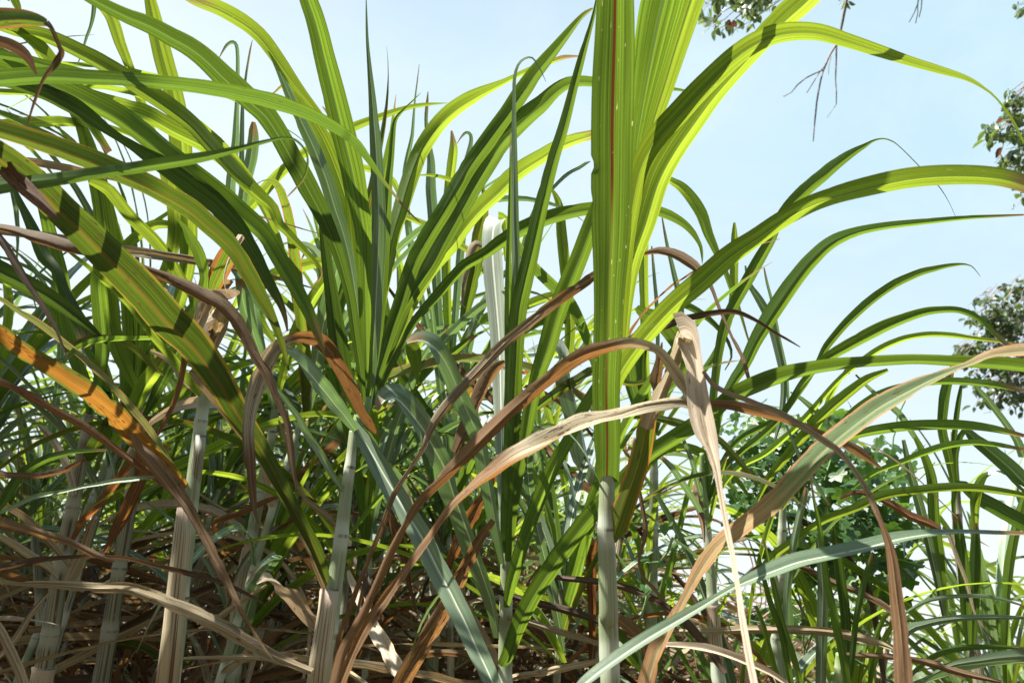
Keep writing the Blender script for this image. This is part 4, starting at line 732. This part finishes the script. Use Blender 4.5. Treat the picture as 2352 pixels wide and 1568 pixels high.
# ================================================================== the field behind
def arc_leaf(root, base, mat, start, az, el0, droop, length, width, name='leaf', kink=None, gutter=.35, roll=0.):
    """a blade leaving the cane at start, at elevation el0, bending over as it goes"""
    n = 22; p = Vector(start); pts = [p.copy()]; el = el0; a = az
    seed = rnd.random() * 90
    st = length / n
    for i in range(n):
        t = i / n
        el -= droop / n * (.4 + 1.6 * t)
        if kink and abs(t - kink[0]) < .5 / n: el -= kink[1]
        a += noise.noise(Vector((i * .12, seed, 1))) * .10
        e = max(el, -1.5)
        p = p + Vector((math.cos(a) * math.cos(e), math.sin(a) * math.cos(e), math.sin(e))) * st
        pts.append(p.copy())
    wid, nor = [], []
    for i in range(n + 1):
        t = i / n
        wid.append(width * (min(1, .45 + t * 5) * (1 - t ** 2.4) ** .9 + .0) + .0015)
        T_ = (pts[min(i + 1, n)] - pts[max(i - 1, 0)]).normalized()
        side = Vector((-math.sin(a), math.cos(a), 0))
        N0 = T_.cross(side).normalized()
        if N0.z > 0: N0 = -N0
        r = roll * t + .5 * noise.noise(Vector((t * 2.2, seed, 4)))
        N0 = Matrix.Rotation(r, 3, T_) @ N0
        nor.append(N0)
    V, F, U = ribbon(pts, wid, nor, gutter, seed, .1, .8 if name == 'dead_leaf' else .1)
    return link_mesh(name, V, F, U, M[mat], root, base, age=[i / n for i in range(n + 1) for _ in COLS])

def cane_proto(h, greens, deads, mat, seed):
    rnd.seed(seed)
    root = bpy.data.objects.new('sugarcane', None); C.collection.objects.link(root); root.empty_display_size = .1
    lx, ly = rnd.uniform(-.15, .15), rnd.uniform(-.12, .12)
    P = []
    for i in range(9):
        t = i / 8
        P.append((Vector((lx * t * t * 1.5 + .02 * math.sin(t * 5 + seed), ly * t * t, h * t)), .0155 * (1 - .38 * t)))
    S = resample(P, .02)
    nodes = []; q = .1
    while q < h: nodes.append(q); q += rnd.uniform(.10, .17)
    V, F, U, A = tube([p for p, r in S], [r for p, r in S], 8, nodes)
    link_mesh('stalk', V, F, U, M[mat], root, Vector(), A)
    for k in range(rnd.choice((2, 3))):
        a = rnd.uniform(.35, .85); b = min(.97, a + rnd.uniform(.07, .14))
        seg = S[int(a * len(S)):int(b * len(S))]
        Vs, Fs, Us, As = tube([p for p, r in seg], [r * 1.2 for p, r in seg], 8, [0.])
        link_mesh('sheath', Vs, Fs, Us, M['sheath' if a < .7 else 'canedry'], root, Vector(), As)
    top = P[-1][0]
    for i in range(greens):
        t = i / greens
        z = -.26 * t
        az = i * 2.4 + rnd.uniform(-.5, .5) if rnd.random() < .25 else (math.pi * (i % 2) + rnd.uniform(-.8, .8) + seed)
        el = 1.45 - .75 * t + rnd.uniform(-.1, .1)
        m_ = rnd.choice(['lime', 'lime', 'green', 'lime', 'wax', 'lime', 'wax', 'green'] if t < .6 else ['lime', 'green', 'lime', 'mottled', 'wax', 'half', 'wax'])
        arc_leaf(root, Vector(), m_, top + Vector((0, 0, z)), az, el, rnd.uniform(.8, 2.2) * (.55 + .55 * t), rnd.uniform(.95, 1.5) * (1 - .25 * (t < .15)),
                 rnd.uniform(.028, .048), roll=rnd.uniform(-1.2, 1.2))
    for i in range(deads):
        f = rnd.uniform(.30, .95)
        s0 = S[int(f * (len(S) - 1))][0]
        kind = rnd.random()
        m_ = rnd.choice(['brown', 'rust', 'tan', 'tan', 'dark', 'brown', 'cream', 'half', 'tan'])
        az = rnd.uniform(0, 6.28)
        if kind < .5: arc_leaf(root, Vector(), m_, s0, az, rnd.uniform(.2, 1.1), rnd.uniform(2.0, 3.4), rnd.uniform(.7, 1.2), rnd.uniform(.018, .038), 'dead_leaf', gutter=.6, roll=rnd.uniform(-2.5, 2.5))
        elif kind < .8: arc_leaf(root, Vector(), m_, s0, az, rnd.uniform(-.1, .4), rnd.uniform(.2, .9), rnd.uniform(.8, 1.4), rnd.uniform(.018, .04), 'dead_leaf', gutter=.6, roll=rnd.uniform(-2, 2))
        else: arc_leaf(root, Vector(), m_, s0, az, rnd.uniform(.6, 1.1), rnd.uniform(.2, .6), rnd.uniform(.6, 1.0), rnd.uniform(.018, .035), 'dead_leaf', kink=(rnd.uniform(.3, .6), rnd.uniform(1.6, 2.4)), gutter=.5)
    return root

def lean(o, ax, ay, spin):
    o.rotation_euler = (Matrix.Rotation(ay, 3, 'Y') @ Matrix.Rotation(ax, 3, 'X') @ Matrix.Rotation(spin, 3, 'Z')).to_euler()

def trash_proto(h, deads, seed):
    """an old cane with dead blades lodged across its neighbours"""
    rnd.seed(seed)
    root = bpy.data.objects.new('old_sugarcane', None); C.collection.objects.link(root); root.empty_display_size = .1
    P = [(Vector((.16 * h * (i / 6) ** 1.4, .05 * math.sin(i + seed), h * i / 6)), .016 * (1 - .3 * i / 6)) for i in range(7)]
    S = resample(P, .025)
    nodes = [.1 + .14 * k for k in range(int(h / .14))]
    V, F, U, A = tube([p for p, r in S], [r for p, r in S], 8, nodes)
    link_mesh('stalk', V, F, U, M['canedry'], root, Vector(), A)
    for a, b in ((.45, .6), (.72, .9)):
        seg = S[int(a * len(S)):int(b * len(S))]
        Vs, Fs, Us, As = tube([p for p, r in seg], [r * 1.3 for p, r in seg], 8, [0.])
        link_mesh('sheath', Vs, Fs, Us, M['sheath'], root, Vector(), As)
    for i in range(deads):
        s0 = S[int(rnd.uniform(.4, .99) * (len(S) - 1))][0]
        m_ = rnd.choice(['brown', 'tan', 'tan', 'dark', 'brown', 'rust', 'tan', 'half', 'dark', 'brown', 'mottled', 'cream'])
        a = rnd.choice((0, math.pi)) + rnd.uniform(-.9, .9)
        k = rnd.random()
        if k < .6: arc_leaf(root, Vector(), m_, s0, a, rnd.uniform(-.35, .7), rnd.uniform(-.2, .8), rnd.uniform(.9, 1.5), rnd.uniform(.014, .040), 'dead_leaf', gutter=.55, roll=rnd.uniform(-2, 2))
        elif k < .8: arc_leaf(root, Vector(), m_, s0, a, rnd.uniform(.5, 1.2), rnd.uniform(2, 3.2), rnd.uniform(.8, 1.2), rnd.uniform(.012, .034), 'dead_leaf', gutter=.6, roll=rnd.uniform(-2, 2))
        else: arc_leaf(root, Vector(), m_, s0, a, rnd.uniform(-1.2, -.5), rnd.uniform(0, .5), rnd.uniform(.6, 1.1), rnd.uniform(.012, .034), 'dead_leaf', gutter=.6, roll=rnd.uniform(-2, 2))
    return root

def copy_tree(o, parent=None):
    c = o.copy(); C.collection.objects.link(c); c.parent = parent
    for ch in list(o.children): copy_tree(ch, c)
    return c

protos = [cane_proto(h, g, d, m_, s) for h, g, d, m_, s in
          ((2.55, 17, 7, 'canedry', 1), (2.35, 16, 9, 'cane', 2), (2.7, 17, 7, 'canedry', 3), (2.2, 15, 9, 'canedry', 4), (2.5, 18, 6, 'cane', 5), (2.4, 16, 8, 'canedry', 6), (2.6, 16, 8, 'cane', 7))]
young = [cane_proto(h, g, d, m_, s) for h, g, d, m_, s in ((1.5, 11, 5, 'cane', 11), (1.25, 10, 6, 'canedry', 12))]

GRP_MASS = 'canes of the dense field behind'
GRP_RIGHT = 'low canes scattered behind at right'
LAB_MASS = 'sugarcane in the crowded rear rows, hidden among its neighbours'
LAB_RIGHT = 'shorter sugarcane in the thin rear stand at right, lost among its neighbours'
rnd.seed(77)
used = set(); spots = []
trash = [trash_proto(h, d, s) for h, d, s in ((2.0, 20, 51), (1.8, 20, 52), (2.15, 20, 53), (1.7, 18, 54), (1.95, 20, 55))]
yy = 2.15
while yy < 6.6:
    half = yy * .72 + .3
    xx = -half
    while xx < half:
        x = xx + rnd.uniform(-.13, .13); y = yy + rnd.uniform(-.14, .14)
        ratio = x / y
        xx += .36 + .05 * yy
        keep = 1.0 if ratio < .13 else (.55 if ratio < .24 else .12)
        if y < 2.5 and ratio > -.1: keep *= .45
        if rnd.random() > keep: continue
        spots.append((x, y, ratio))
    yy += .34 + .02 * yy
for x, y, ratio in spots:
    if ratio > .2:
        src, sc = rnd.choice(young), rnd.uniform(.85, 1.15)
    else:
        src, sc = rnd.choice(protos), rnd.uniform(.80, .96) * (.94 if y < 3 else (1. if y < 4 else 1.08))
        sc *= 1 - .42 * max(0, ratio + .02) / .22
    if id(src) in used: o = copy_tree(src)
    else: o = src; used.add(id(src))
    o.location = (x, y, 0); lean(o, rnd.uniform(-.04, .05), .02 + .16 * max(0, min(1, -ratio / .5)) + rnd.uniform(-.05, .07), rnd.uniform(0, 6.28)); o.scale = (sc, sc, sc)
    if ratio > .2: tag(o, LAB_RIGHT, 'sugarcane', GRP_RIGHT)
    else: tag(o, LAB_MASS, 'sugarcane', GRP_MASS)
for x, y, s in ((1.75, 3.3, 0), (2.3, 4.0, 1), (1.3, 3.6, 0), (2.9, 4.6, 0), (2.0, 5.2, 1), (1.55, 2.9, 1), (2.6, 5.4, 0), (1.05, 3.0, 1)):
    o = copy_tree(young[s]) if id(young[s]) in used else young[s]; used.add(id(young[s]))
    o.location = (x, y, 0); o.rotation_euler = (0, .05, rnd.uniform(0, 6.28)); sc = rnd.uniform(.85, 1.15); o.scale = (sc, sc, sc)
    tag(o, LAB_RIGHT, 'sugarcane', GRP_RIGHT)
# old canes with lodged dead blades, and unseen canes added past the left edge to shade the lower left
n_trash = 0
tr = []
yy = 2.0
while yy < 5.2:
    xx = -yy * .66
    while xx < yy * .36:
        x = xx + rnd.uniform(-.2, .2); y = yy + rnd.uniform(-.18, .18)
        xx += .36 + .06 * yy
        if x / y > .1 and rnd.random() < .45: continue
        if y < 2.55 and x > -.9: continue
        tr.append((x, y))
    yy += .42 + .05 * yy
for x, y in tr:
    src = rnd.choice(trash)
    if id(src) in used: o = copy_tree(src)
    else: o = src; used.add(id(src))
    sc = rnd.uniform(.92, 1.18) * (1 if x / y < .1 else .85)
    o.location = (x, y, 0); lean(o, rnd.uniform(-.05, .05), rnd.uniform(-.05, .15), rnd.choice((0, math.pi)) + rnd.uniform(-.5, .5)); o.scale = (sc, sc, sc)
    tag(o, 'old sugarcane with only dead leaves, lodged in the brown tangle low in the field', 'sugarcane', 'old canes in the dead leaf tangle')
for x, y in ((-1.8, 1.35), (-2.3, 1.9), (-2.1, 1.1), (-2.6, 1.4), (-2.9, 2.5), (-3.2, 1.8), (-3.4, 3.1), (-1.9, 1.7), (-2.4, .8)):
    o = copy_tree(rnd.choice([p_ for p_ in protos if id(p_) in used]))
    sc = rnd.uniform(1.0, 1.15)
    o.location = (x, y, 0); lean(o, 0, rnd.uniform(-.02, .1), rnd.uniform(0, 6.28)); o.scale = (sc, sc, sc)
    tag(o, LAB_MASS, 'sugarcane', GRP_MASS)  # the added shade canes share the rear rows' label
# the rows farther off: too small to show their leaves one by one, so each cane is one mesh
def far_proto(seed):
    rnd.seed(seed)
    V, F, U, A, MI = [], [], [], [], []
    names = ['canedry', 'lime', 'green', 'wax', 'tan', 'brown']
    src = cane_proto(rnd.uniform(2.2, 2.6), 14, 12, 'canedry', seed)
    for ch in list(src.children):
        k = len(V); me = ch.data
        uvl = me.uv_layers[0].data
        uvs = [(0, 0)] * len(me.vertices)
        for lp in me.loops: uvs[lp.vertex_index] = tuple(uvl[lp.index].uv)
        V += [v.co.copy() for v in me.vertices]; U += uvs
        key = me.materials[0].name
        mi = {'lime leaf blade': 1, 'green leaf blade': 2, 'deep green leaf blade': 2, 'waxy blue green leaf blade': 3, 'tan dead leaf blade': 4, 'bleached dead leaf blade': 4}.get(key, 0 if 'cane' in key or 'sheath' in key else 5)
        for p in me.polygons: F.append(tuple(i + k for i in p.vertices)); MI.append(mi)
        bpy.data.objects.remove(ch)
    bpy.data.objects.remove(src)
    o = link_mesh('sugarcane', V, F, U, [M[n_] for n_ in names])
    o.data.polygons.foreach_set('material_index', MI)
    return o
far = [far_proto(s) for s in (61, 62, 63)]
rnd.seed(5)
yy = 6.6; nf = 0
while yy < 13:
    xx = -yy * .68
    while xx < yy * .62:
        x = xx + rnd.uniform(-.2, .2); y = yy + rnd.uniform(-.3, .3)
        xx += .62 + .045 * yy
        if x / y > .16 and rnd.random() < .7: continue
        o = far[nf] if nf < 3 else rnd.choice(far).copy()
        if nf >= 3: C.collection.objects.link(o)
        nf += 1
        sc = rnd.uniform(.8, 1.05) * (1 if x / y < .1 else .55)
        o.location = (x, y, 0); lean(o, 0, rnd.uniform(-.05, .12), rnd.uniform(0, 6.28)); o.scale = (sc, sc, sc)
        if x / y > .16: tag(o, 'small far sugarcane low on the right, lost in the far growth', 'sugarcane', 'far canes low at right')
        else: tag(o, 'sugarcane in the farthest rows, only glimpsed between nearer ones', 'sugarcane', 'farthest canes of the field')
    yy += .85
print('trash', len(tr), 'far', nf)
for pz in protos + young + trash:
    if id(pz) not in used:
        for ch in list(pz.children): bpy.data.objects.remove(ch)
        bpy.data.objects.remove(pz)
print('background canes', len(spots) + 8, 'objects', len(bpy.data.objects))

# ================================================================== ground
V, F = [], []
n = 60
def gz(x, y): return .06 * noise.noise(Vector((x * .7, y * .7, 0))) + .02 * noise.noise(Vector((x * 4, y * 4, 3)))
xs = [math.copysign(abs(i / n) ** 3 * 900, i) for i in range(-n, n + 1)]
for yv in xs:
    for xv in xs:
        V.append(Vector((xv, yv + 4, gz(xv, yv) - .03)))
m_ = len(xs)
F = [(j * m_ + i, j * m_ + i + 1, (j + 1) * m_ + i + 1, (j + 1) * m_ + i) for j in range(m_ - 1) for i in range(m_ - 1)]
g = link_mesh('ground', V, F, None, M['soil']); g['kind'] = 'structure'; g['label'] = 'brown field soil under the canes'

SHADE = [(-2.8, 1.1, 5.0, .55, 190), (-3.3, 1.7, 4.9, .8, 300), (-2.5, 1.75, 5.0, .5, 170), (-3.2, 2.5, 5.0, .7, 240), (-2.4, 2.4, 5.0, .5, 70), (-3.9, 1.2, 5.3, .8, 230), (-4.1, 2.3, 5.2, .7, 200)]  # leaf clumps out of view, set where they throw shade on the lower left
# ================================================================== leafy things
def leaf_shape(kind):
    if kind == 'oval': return [(0, 0), (.22, .2), (.3, .45), (.24, .72), (0, 1), (-.24, .72), (-.3, .45), (-.22, .2)]
    if kind == 'lobed': return [(0, .12), (.18, 0), (.42, .02), (.55, .22), (.42, .36), (.62, .52), (.5, .72), (.28, .68), (0, 1.0), (-.28, .68), (-.5, .72), (-.62, .52), (-.42, .36), (-.55, .22), (-.42, .02), (-.18, 0)]
def add_leaf(V, F, U, p, d, up, size, kind, fold=.25):
    sh = leaf_shape(kind)
    d = d.normalized(); s = d.cross(up)
    s = s.normalized() if s.length > 1e-3 else Vector((1, 0, 0))
    nn = s.cross(d)
    c = len(V); V.append(p + d * size * .45); U.append((.5, .45 * .06))
    for x, y in sh:
        V.append(p + d * (y * size) + s * (x * size) + nn * (abs(x) * fold * size - y * y * .15 * size)); U.append((.5 + x * .7, y * .06))
    k = len(sh)
    for i in range(k): F.append((c, c + 1 + i, c + 1 + (i + 1) % k))
def rv(a=1.): return Vector((rnd.uniform(-a, a), rnd.uniform(-a, a), rnd.uniform(-a, a)))
def branch_tube(pts, r0, r1, sides=7):
    k = len(pts)
    S = resample([(p, r0 + (r1 - r0) * i / (k - 1)) for i, p in enumerate(pts)], .05)
    S = [(p + rv(.003), r) for p, r in S]
    return tube([p for p, r in S], [r for p, r in S], sides)
def merge(parts):
    V, F, U, A = [], [], [], []
    for v, f, u, a in parts:
        k = len(V); V += v; U += u; A += a; F += [tuple(i + k for i in q) for q in f]
    return V, F, U, A

def tree(name, label, foot, trunk, limbs, blobs, twigs, leafsize, red=0., seed=1, d=5.):
    """trunk, limbs: 3D polylines; blobs: places full of leaves as seen (x, y, rx, ry, n, depth); twigs: bare twigs traced"""
    rnd.seed(seed)
    root = bpy.data.objects.new(name, None); C.collection.objects.link(root); root.location = foot; tag(root, label, 'tree')
    V, F, U, A = branch_tube(trunk, .16, .08, 12); link_mesh('trunk', V, F, U, M['bark'], root, foot, A)
    for lm in limbs:
        V, F, U, A = branch_tube(lm[0], lm[1], lm[2]); link_mesh('branch', V, F, U, M['bark'], root, foot, A)
    for tw in twigs:
        parts = []
        for ln in tw:
            P = [tuple(float(q) for q in s.split(',')) for s in ln.split()]
            parts.append(tube([at(x, y, d + .1 * math.sin(x * .05)) for x, y, w_ in P], [w_ / FPX * d / 2 for x, y, w_ in P], 6))
        V, F, U, A = merge(parts); link_mesh('bare_twig', V, F, U, M['bark'], root, foot, A)
    V, F, U = [], [], []; VR, FR, UR = [], [], []; tw = []
    for bx, by, rx, ry, n_, dd in blobs:
        for k in range(int(n_ * .75)):
            a = rnd.uniform(0, 6.28); rr = rnd.random() ** .5
            x = bx + math.cos(a) * rr * rx; y = by + math.sin(a) * rr * ry
            c = at(x, y, dd + rnd.uniform(-.5, .5) * rx / 90)
            tip = c + rv(.06) + Vector((-.05, 0, -.05))
            tw.append(tube([c + Vector((.10, 0, .08)) + rv(.03), c, tip], [.003, .0022, .001], 4))
            for j in range(rnd.randint(3, 6)):
                p = c.lerp(tip, rnd.random()) + rv(.025)
                dv = rv() + Vector((-.2, 0, -.7))
                isred = rnd.random() < red
                add_leaf(*((VR, FR, UR) if isred else (V, F, U)), p, dv, rv() + Vector((0, 0, .8)), leafsize * rnd.uniform(.6, 1.15), 'oval')
    nl = len(F)
    v, f, u, a = merge(tw); k = len(V); V += v; U += u; F += [tuple(i + k for i in q) for q in f]
    o = link_mesh('crown', V, F, U, [M['tree_leaf'], M['bark']], root, foot, smooth=False)
    o.data.polygons.foreach_set('material_index', [0] * nl + [1] * (len(F) - nl))
    if VR: link_mesh('red_leaves', VR, FR, UR, M['red_leaf'], root, foot, smooth=False)

f1 = Vector((5.2, 5.6, 0))
def a5(x, y): return at(x, y, 5.)
tree('overhanging_tree', 'tall tree at upper right with bare hanging twigs and some red leaves', f1,
     [f1, f1 + Vector((.1, 0, 2)), f1 + Vector((-.1, -.1, 4)), f1 + Vector((-.3, 0, 5.6)), f1 + Vector((-.6, -.1, 7.4))],
     [([f1 + Vector((-.3, 0, 5.4)), at(2300, -520, 5.1), at(2100, -380, 5.0), at(1960, -180, 5.0), at(1946, 0, 5.0)], .05, .008),
      ([f1 + Vector((-.3, 0, 5.8)), at(2200, -560, 5.2), at(1900, -300, 5.0), at(1780, -120, 5.0), at(1720, -10, 5.0)], .05, .006),
      ([at(2200, -500, 5.1), at(2150, -250, 5.0), at(2112, -40, 5.0)], .02, .005),
      ([f1 + Vector((0, 0, 3.6)), at(2560, 150, 5.2), at(2430, 200, 5.0), at(2352, 240, 5.0)], .05, .008),
      ([f1 + Vector((0, 0, 3.2)), at(2540, 330, 5.2), at(2420, 400, 5.0), at(2345, 380, 5.0)], .04, .008)],
     [(1700, 5, 70, 42, 30, 5.), (1650, -5, 26, 26, 8, 5.), (1675, 40, 18, 22, 5, 5.), (1760, -10, 40, 26, 12, 5.), (1950, -4, 14, 8, 2, 5.),
      (2345, 250, 26, 50, 16, 5.), (2318, 285, 30, 40, 10, 5.), (2285, 300, 12, 25, 3, 5.), (2350, 330, 16, 60, 14, 5.), (2345, 370, 20, 26, 12, 5.),
      (2325, 215, 22, 16, 4, 5.), (2300, 250, 14, 14, 2, 5.), (2352, 430, 12, 24, 6, 5.), (2356, 20, 6, 20, 3, 5.), (1690, -70, 90, 50, 20, 5.), (2400, 300, 50, 130, 40, 5.1)],
     [['1946,-10,8 1942,15,7 1936,45,7 1930,75,6 1925,98,6 1915,112,5 1905,128,5 1898,145,5 1890,165,4 1885,185,4 1880,210,4 1876,235,4 1873,265,4 1870,295,3 1868,325,2',
       '1922,95,4 1921,125,4 1920,155,4 1919,185,3 1921,210,3 1921,240,2', '1892,160,3 1870,170,3 1850,180,3 1832,195,3 1818,212,2 1800,222,2',
       '1898,145,3 1880,170,2 1868,190,2 1853,214,1.5', '1921,240,1.5 1910,255,1.2 1900,270,1', '1909,130,2 1904,150,1.5 1903,172,1'],
      ['2112,-20,4 2108,10,3 2100,30,2 2088,52,2', '2108,10,2.5 2108,30,2 2103,54,2', '2118,-10,3 2116,20,2.5 2111,40,2'],
      ['2310,310,2.5 2304,335,2 2296,360,1.6 2284,376,1']], .07, .04, 5)
f2 = Vector((6.6, 7.4, 0))
tree('leafy_tree', 'grey-green leafy tree beyond the canes on the right edge', f2,
     [f2, f2 + Vector((.1, 0, 2)), f2 + Vector((-.1, 0, 4)), f2 + Vector((0, 0, 5.6))],
     [([f2 + Vector((0, 0, 3.2)), at(2460, 700, 7.1), at(2340, 740, 7.0), at(2260, 800, 7.0)], .05, .008),
      ([f2 + Vector((0, 0, 2.6)), at(2480, 900, 7.1), at(2360, 850, 7.0), at(2280, 880, 7.0)], .05, .008),
      ([f2 + Vector((0, 0, 3.8)), at(2440, 640, 7.1), at(2345, 690, 7.0)], .04, .008)],
     [(2320, 700, 60, 50, 60, 7.), (2270, 740, 40, 40, 34, 7.), (2340, 770, 60, 60, 60, 7.), (2250, 800, 55, 30, 26, 7.), (2215, 805, 26, 16, 10, 7.),
      (2300, 860, 60, 40, 50, 7.), (2345, 880, 40, 50, 30, 7.), (2290, 905, 50, 24, 18, 7.), (2345, 650, 24, 20, 10, 7.), (2255, 690, 22, 16, 6, 7.), (2420, 780, 70, 130, 70, 7.1), (2245, 870, 16, 16, 5, 7.)],
     [], .075, .0, 9, d=7.)

# an unseen tree added past the left edge so its crown dapples the left canes
rnd.seed(44)
f3 = Vector((-4.6, 1.0, 0))
r3 = bpy.data.objects.new('added_shade_tree', None); C.collection.objects.link(r3); r3.location = f3; tag(r3, 'unseen tree added past the left edge to dapple the canes with shade', 'tree')
V, F, U, A = branch_tube([f3, f3 + Vector((.1, 0, 2)), f3 + Vector((.2, .1, 4)), f3 + Vector((.4, .2, 5.6))], .15, .07, 12); link_mesh('trunk', V, F, U, M['bark'], r3, f3, A)
for e in ((1.6, .9, 4.9), (2.6, 1.35, 5.0), (1.7, .1, 5.0), (1.3, 1.6, 5.1), (.3, 1.0, 5.4)):
    V, F, U, A = branch_tube([f3 + Vector((.2, .1, 3.8)), f3 + Vector((e[0] * .5, e[1] * .5, e[2] - .6)), f3 + Vector(e)], .05, .01); link_mesh('branch', V, F, U, M['bark'], r3, f3, A)
V, F, U = [], [], []
for cx, cy, cz, rr, n_ in SHADE:
    for k in range(n_):
        v = rv(); v = v.normalized() * rnd.random() ** .4 * rr
        c = Vector((cx, cy, cz)) + Vector((v.x, v.y, v.z * .55))
        for j in range(4): add_leaf(V, F, U, c + rv(.06), rv() + Vector((0, 0, -.5)), rv() + Vector((0, 0, 1)), rnd.uniform(.07, .11), 'oval')
link_mesh('crown', V, F, U, M['tree_leaf'], r3, f3, smooth=False)

# an unseen wood added behind the camera; it takes part of the sky's light off the front of the canes
rnd.seed(45)
V, F, U = [], [], []
for k in range(9000):
    x = rnd.uniform(-15, 15); y = -5.5 - rnd.random() * 5
    z = (6.2 + 1.5 * noise.noise(Vector((x * .3, y * .3, 0)))) * rnd.random() ** .8
    add_leaf(V, F, U, Vector((x, y, z)), rv(), rv() + Vector((0, 0, .5)), rnd.uniform(.3, .6), 'oval')
o = link_mesh('added_woodland', V, F, U, M['tree_leaf'], None, None, smooth=False)
o['label'] = 'unseen wood added behind the camera to cut sky light on the canes'; o['category'] = 'added_woodland'; o['kind'] = 'stuff'

# ---- vines: lobed leaves over the canes at right
def vine(label, blobs, stems, size, seed, per):
    rnd.seed(seed)
    P0 = stems[0][0]
    foot = Vector((P0.x, P0.y, 0))
    root = bpy.data.objects.new('vine', None); C.collection.objects.link(root); root.location = foot; tag(root, label, 'vine')
    parts = []
    for s in stems:
        S = resample([(p, .0028) for p in s], .03); parts.append(tube([p + rv(.006) for p, r in S], [r for p, r in S], 5))
    V, F, U = [], [], []
    for bx, by, rx, ry, n_, dd, dr in blobs:
        cs = []
        for k in range(n_):
            a = rnd.uniform(0, 6.28); rr = rnd.random() ** .5
            c = at(bx + math.cos(a) * rr * rx, by + math.sin(a) * rr * ry, dd + rnd.uniform(-dr, dr)); cs.append(c)
            for j in range(per):
                p = c + rv(.05)
                add_leaf(V, F, U, p, rv(.6) + Vector((0, -.2, -.6)), rv(.5) + Vector((-.2, -.35, .9)), size * rnd.uniform(.5, 1.2), 'lobed', .12)
        for k in range(len(cs) // 3):
            i, j = rnd.randrange(len(cs)), rnd.randrange(len(cs))
            if (cs[i] - cs[j]).length < .5:
                mid = cs[i].lerp(cs[j], .5) + rv(.03); parts.append(tube([cs[i], mid, cs[j]], [.0016, .0016, .0014], 4))
    v, f, u, a = merge(parts); link_mesh('stem', v, f, u, M['tendril'], root, foot, a)
    link_mesh('leaves', V, F, U, M['vine_leaf'], root, foot, smooth=False)
vine('dark leafy vine heaped over the canes at the right', [(1770, 1050, 80, 80, 52, 2.7, .3), (1850, 1130, 130, 100, 60, 2.7, .4), (1980, 1170, 100, 80, 44, 2.7, .35), (1930, 1060, 90, 50, 22, 2.7, .3), (1800, 990, 60, 25, 22, 2.7, .15),
      (2030, 1190, 40, 40, 24, 2.7, .15), (1900, 1010, 70, 30, 14, 2.7, .15), (1720, 1130, 50, 60, 30, 2.7, .15), (1880, 1270, 120, 50, 50, 2.8, .2), (2030, 1290, 60, 60, 24, 2.8, .2), (1990, 1080, 50, 40, 14, 2.7, .1), (1860,1400,160,80,30,3.0,.3), (2050, 1080, 60, 60, 8, 2.7, .2), (1700, 980, 60, 50, 10, 2.7, .2), (1900, 960, 60, 30, 5, 2.7, .2)],
     [[at(1850, 1568, 2.8), at(1840, 1400, 2.75), at(1820, 1250, 2.7), at(1800, 1100, 2.7), at(1770, 990, 2.7)], [at(1850, 1500, 2.8), at(1900, 1350, 2.75), at(1980, 1200, 2.7), at(2040, 1080, 2.7), at(2060, 960, 2.7), at(2085, 900, 2.7)],
      [at(1840, 1500, 2.8), at(1960, 1300, 2.7), at(2050, 1160, 2.7), at(2150, 1060, 2.7)]], .05, 21, 2)
vine('small bright vine sprig climbing between the nearest cane and the blotched one', [(1535, 1250, 22, 10, 4, 1.7, .03), (1510, 1290, 16, 12, 3, 1.7, .02), (1495, 1322, 10, 8, 2, 1.7, .02)],
     [[at(1470, 1568, 1.75), at(1462, 1440, 1.72), at(1478, 1380, 1.7), at(1500, 1320, 1.7), at(1530, 1270, 1.7), at(1545, 1235, 1.7)]], .04, 22, 1)

# ---- the thatch of dead blades that fills the field floor behind
rnd.seed(37)
V, F, U = [], [], []
for k in range(8200):
    y = 2.7 + 5.8 * rnd.random() ** .9; x = y * rnd.uniform(-.72, .34 if y > 4.2 else .26)
    z = rnd.random() ** .85 * (1.72 + .14 * (y - 2.7)) * (1 if x / y < .1 else .85)
    a = rnd.uniform(0, 6.28); e = rnd.gauss(0, .45); ln = rnd.uniform(.5, 1.1); wd = rnd.uniform(.004, .016)
    p = Vector((x, y, z)); T_ = Vector((math.cos(a) * math.cos(e), math.sin(a) * math.cos(e), math.sin(e))); s_ = (T_.cross(rv())).normalized()
    dr = rnd.uniform(-.1, .25); b0 = len(V); sd_ = rnd.random() * 9
    for i in range(6):
        t_ = i / 5
        c = p + T_ * (ln * (t_ - .5)) - Vector((0, 0, dr * t_ * t_))
        h_ = wd * (1.05 - t_ ** 2)
        V += [c - s_ * h_, c + s_ * h_]; U += [(0, sd_ + t_ * ln), (1, sd_ + t_ * ln)]
    F += [(b0 + 2 * i, b0 + 2 * i + 1, b0 + 2 * i + 3, b0 + 2 * i + 2) for i in range(5)]
o = link_mesh('dead_leaf_thatch', V, F, U, [M['brown'], M['tan'], M['dark']], None, None)
mi = []
for k in range(len(F) // 5): mi += [rnd.choice((0, 0, 1, 2, 2))] * 5
o.data.polygons.foreach_set('material_index', mi)
o['label'] = 'brown thatch of fallen dead leaves deep in the field'; o['category'] = 'dead leaves'; o['kind'] = 'stuff'

# ---- far growth low on the right, beyond the canes
rnd.seed(31)
V, F, U = [], [], []
for k in range(5200):
    y = rnd.uniform(7, 26); x = y * rnd.uniform(-.75, .8)
    top = .55 + .45 * noise.noise(Vector((x * .5, y * .5, 0))) + (.8 if x / y > .2 else .5)
    z = top * rnd.random() ** .6
    add_leaf(V, F, U, Vector((x, y, z)), rv() + Vector((0, 0, .7)), rv() + Vector((0, -.3, .6)), rnd.uniform(.10, .28) * (y / 14) ** .5, 'oval')
o = link_mesh('undergrowth', V, F, U, M['weed'], None, None, smooth=False)
o['label'] = 'pale green weeds and bushes far behind the canes'; o['category'] = 'undergrowth'; o['kind'] = 'stuff'
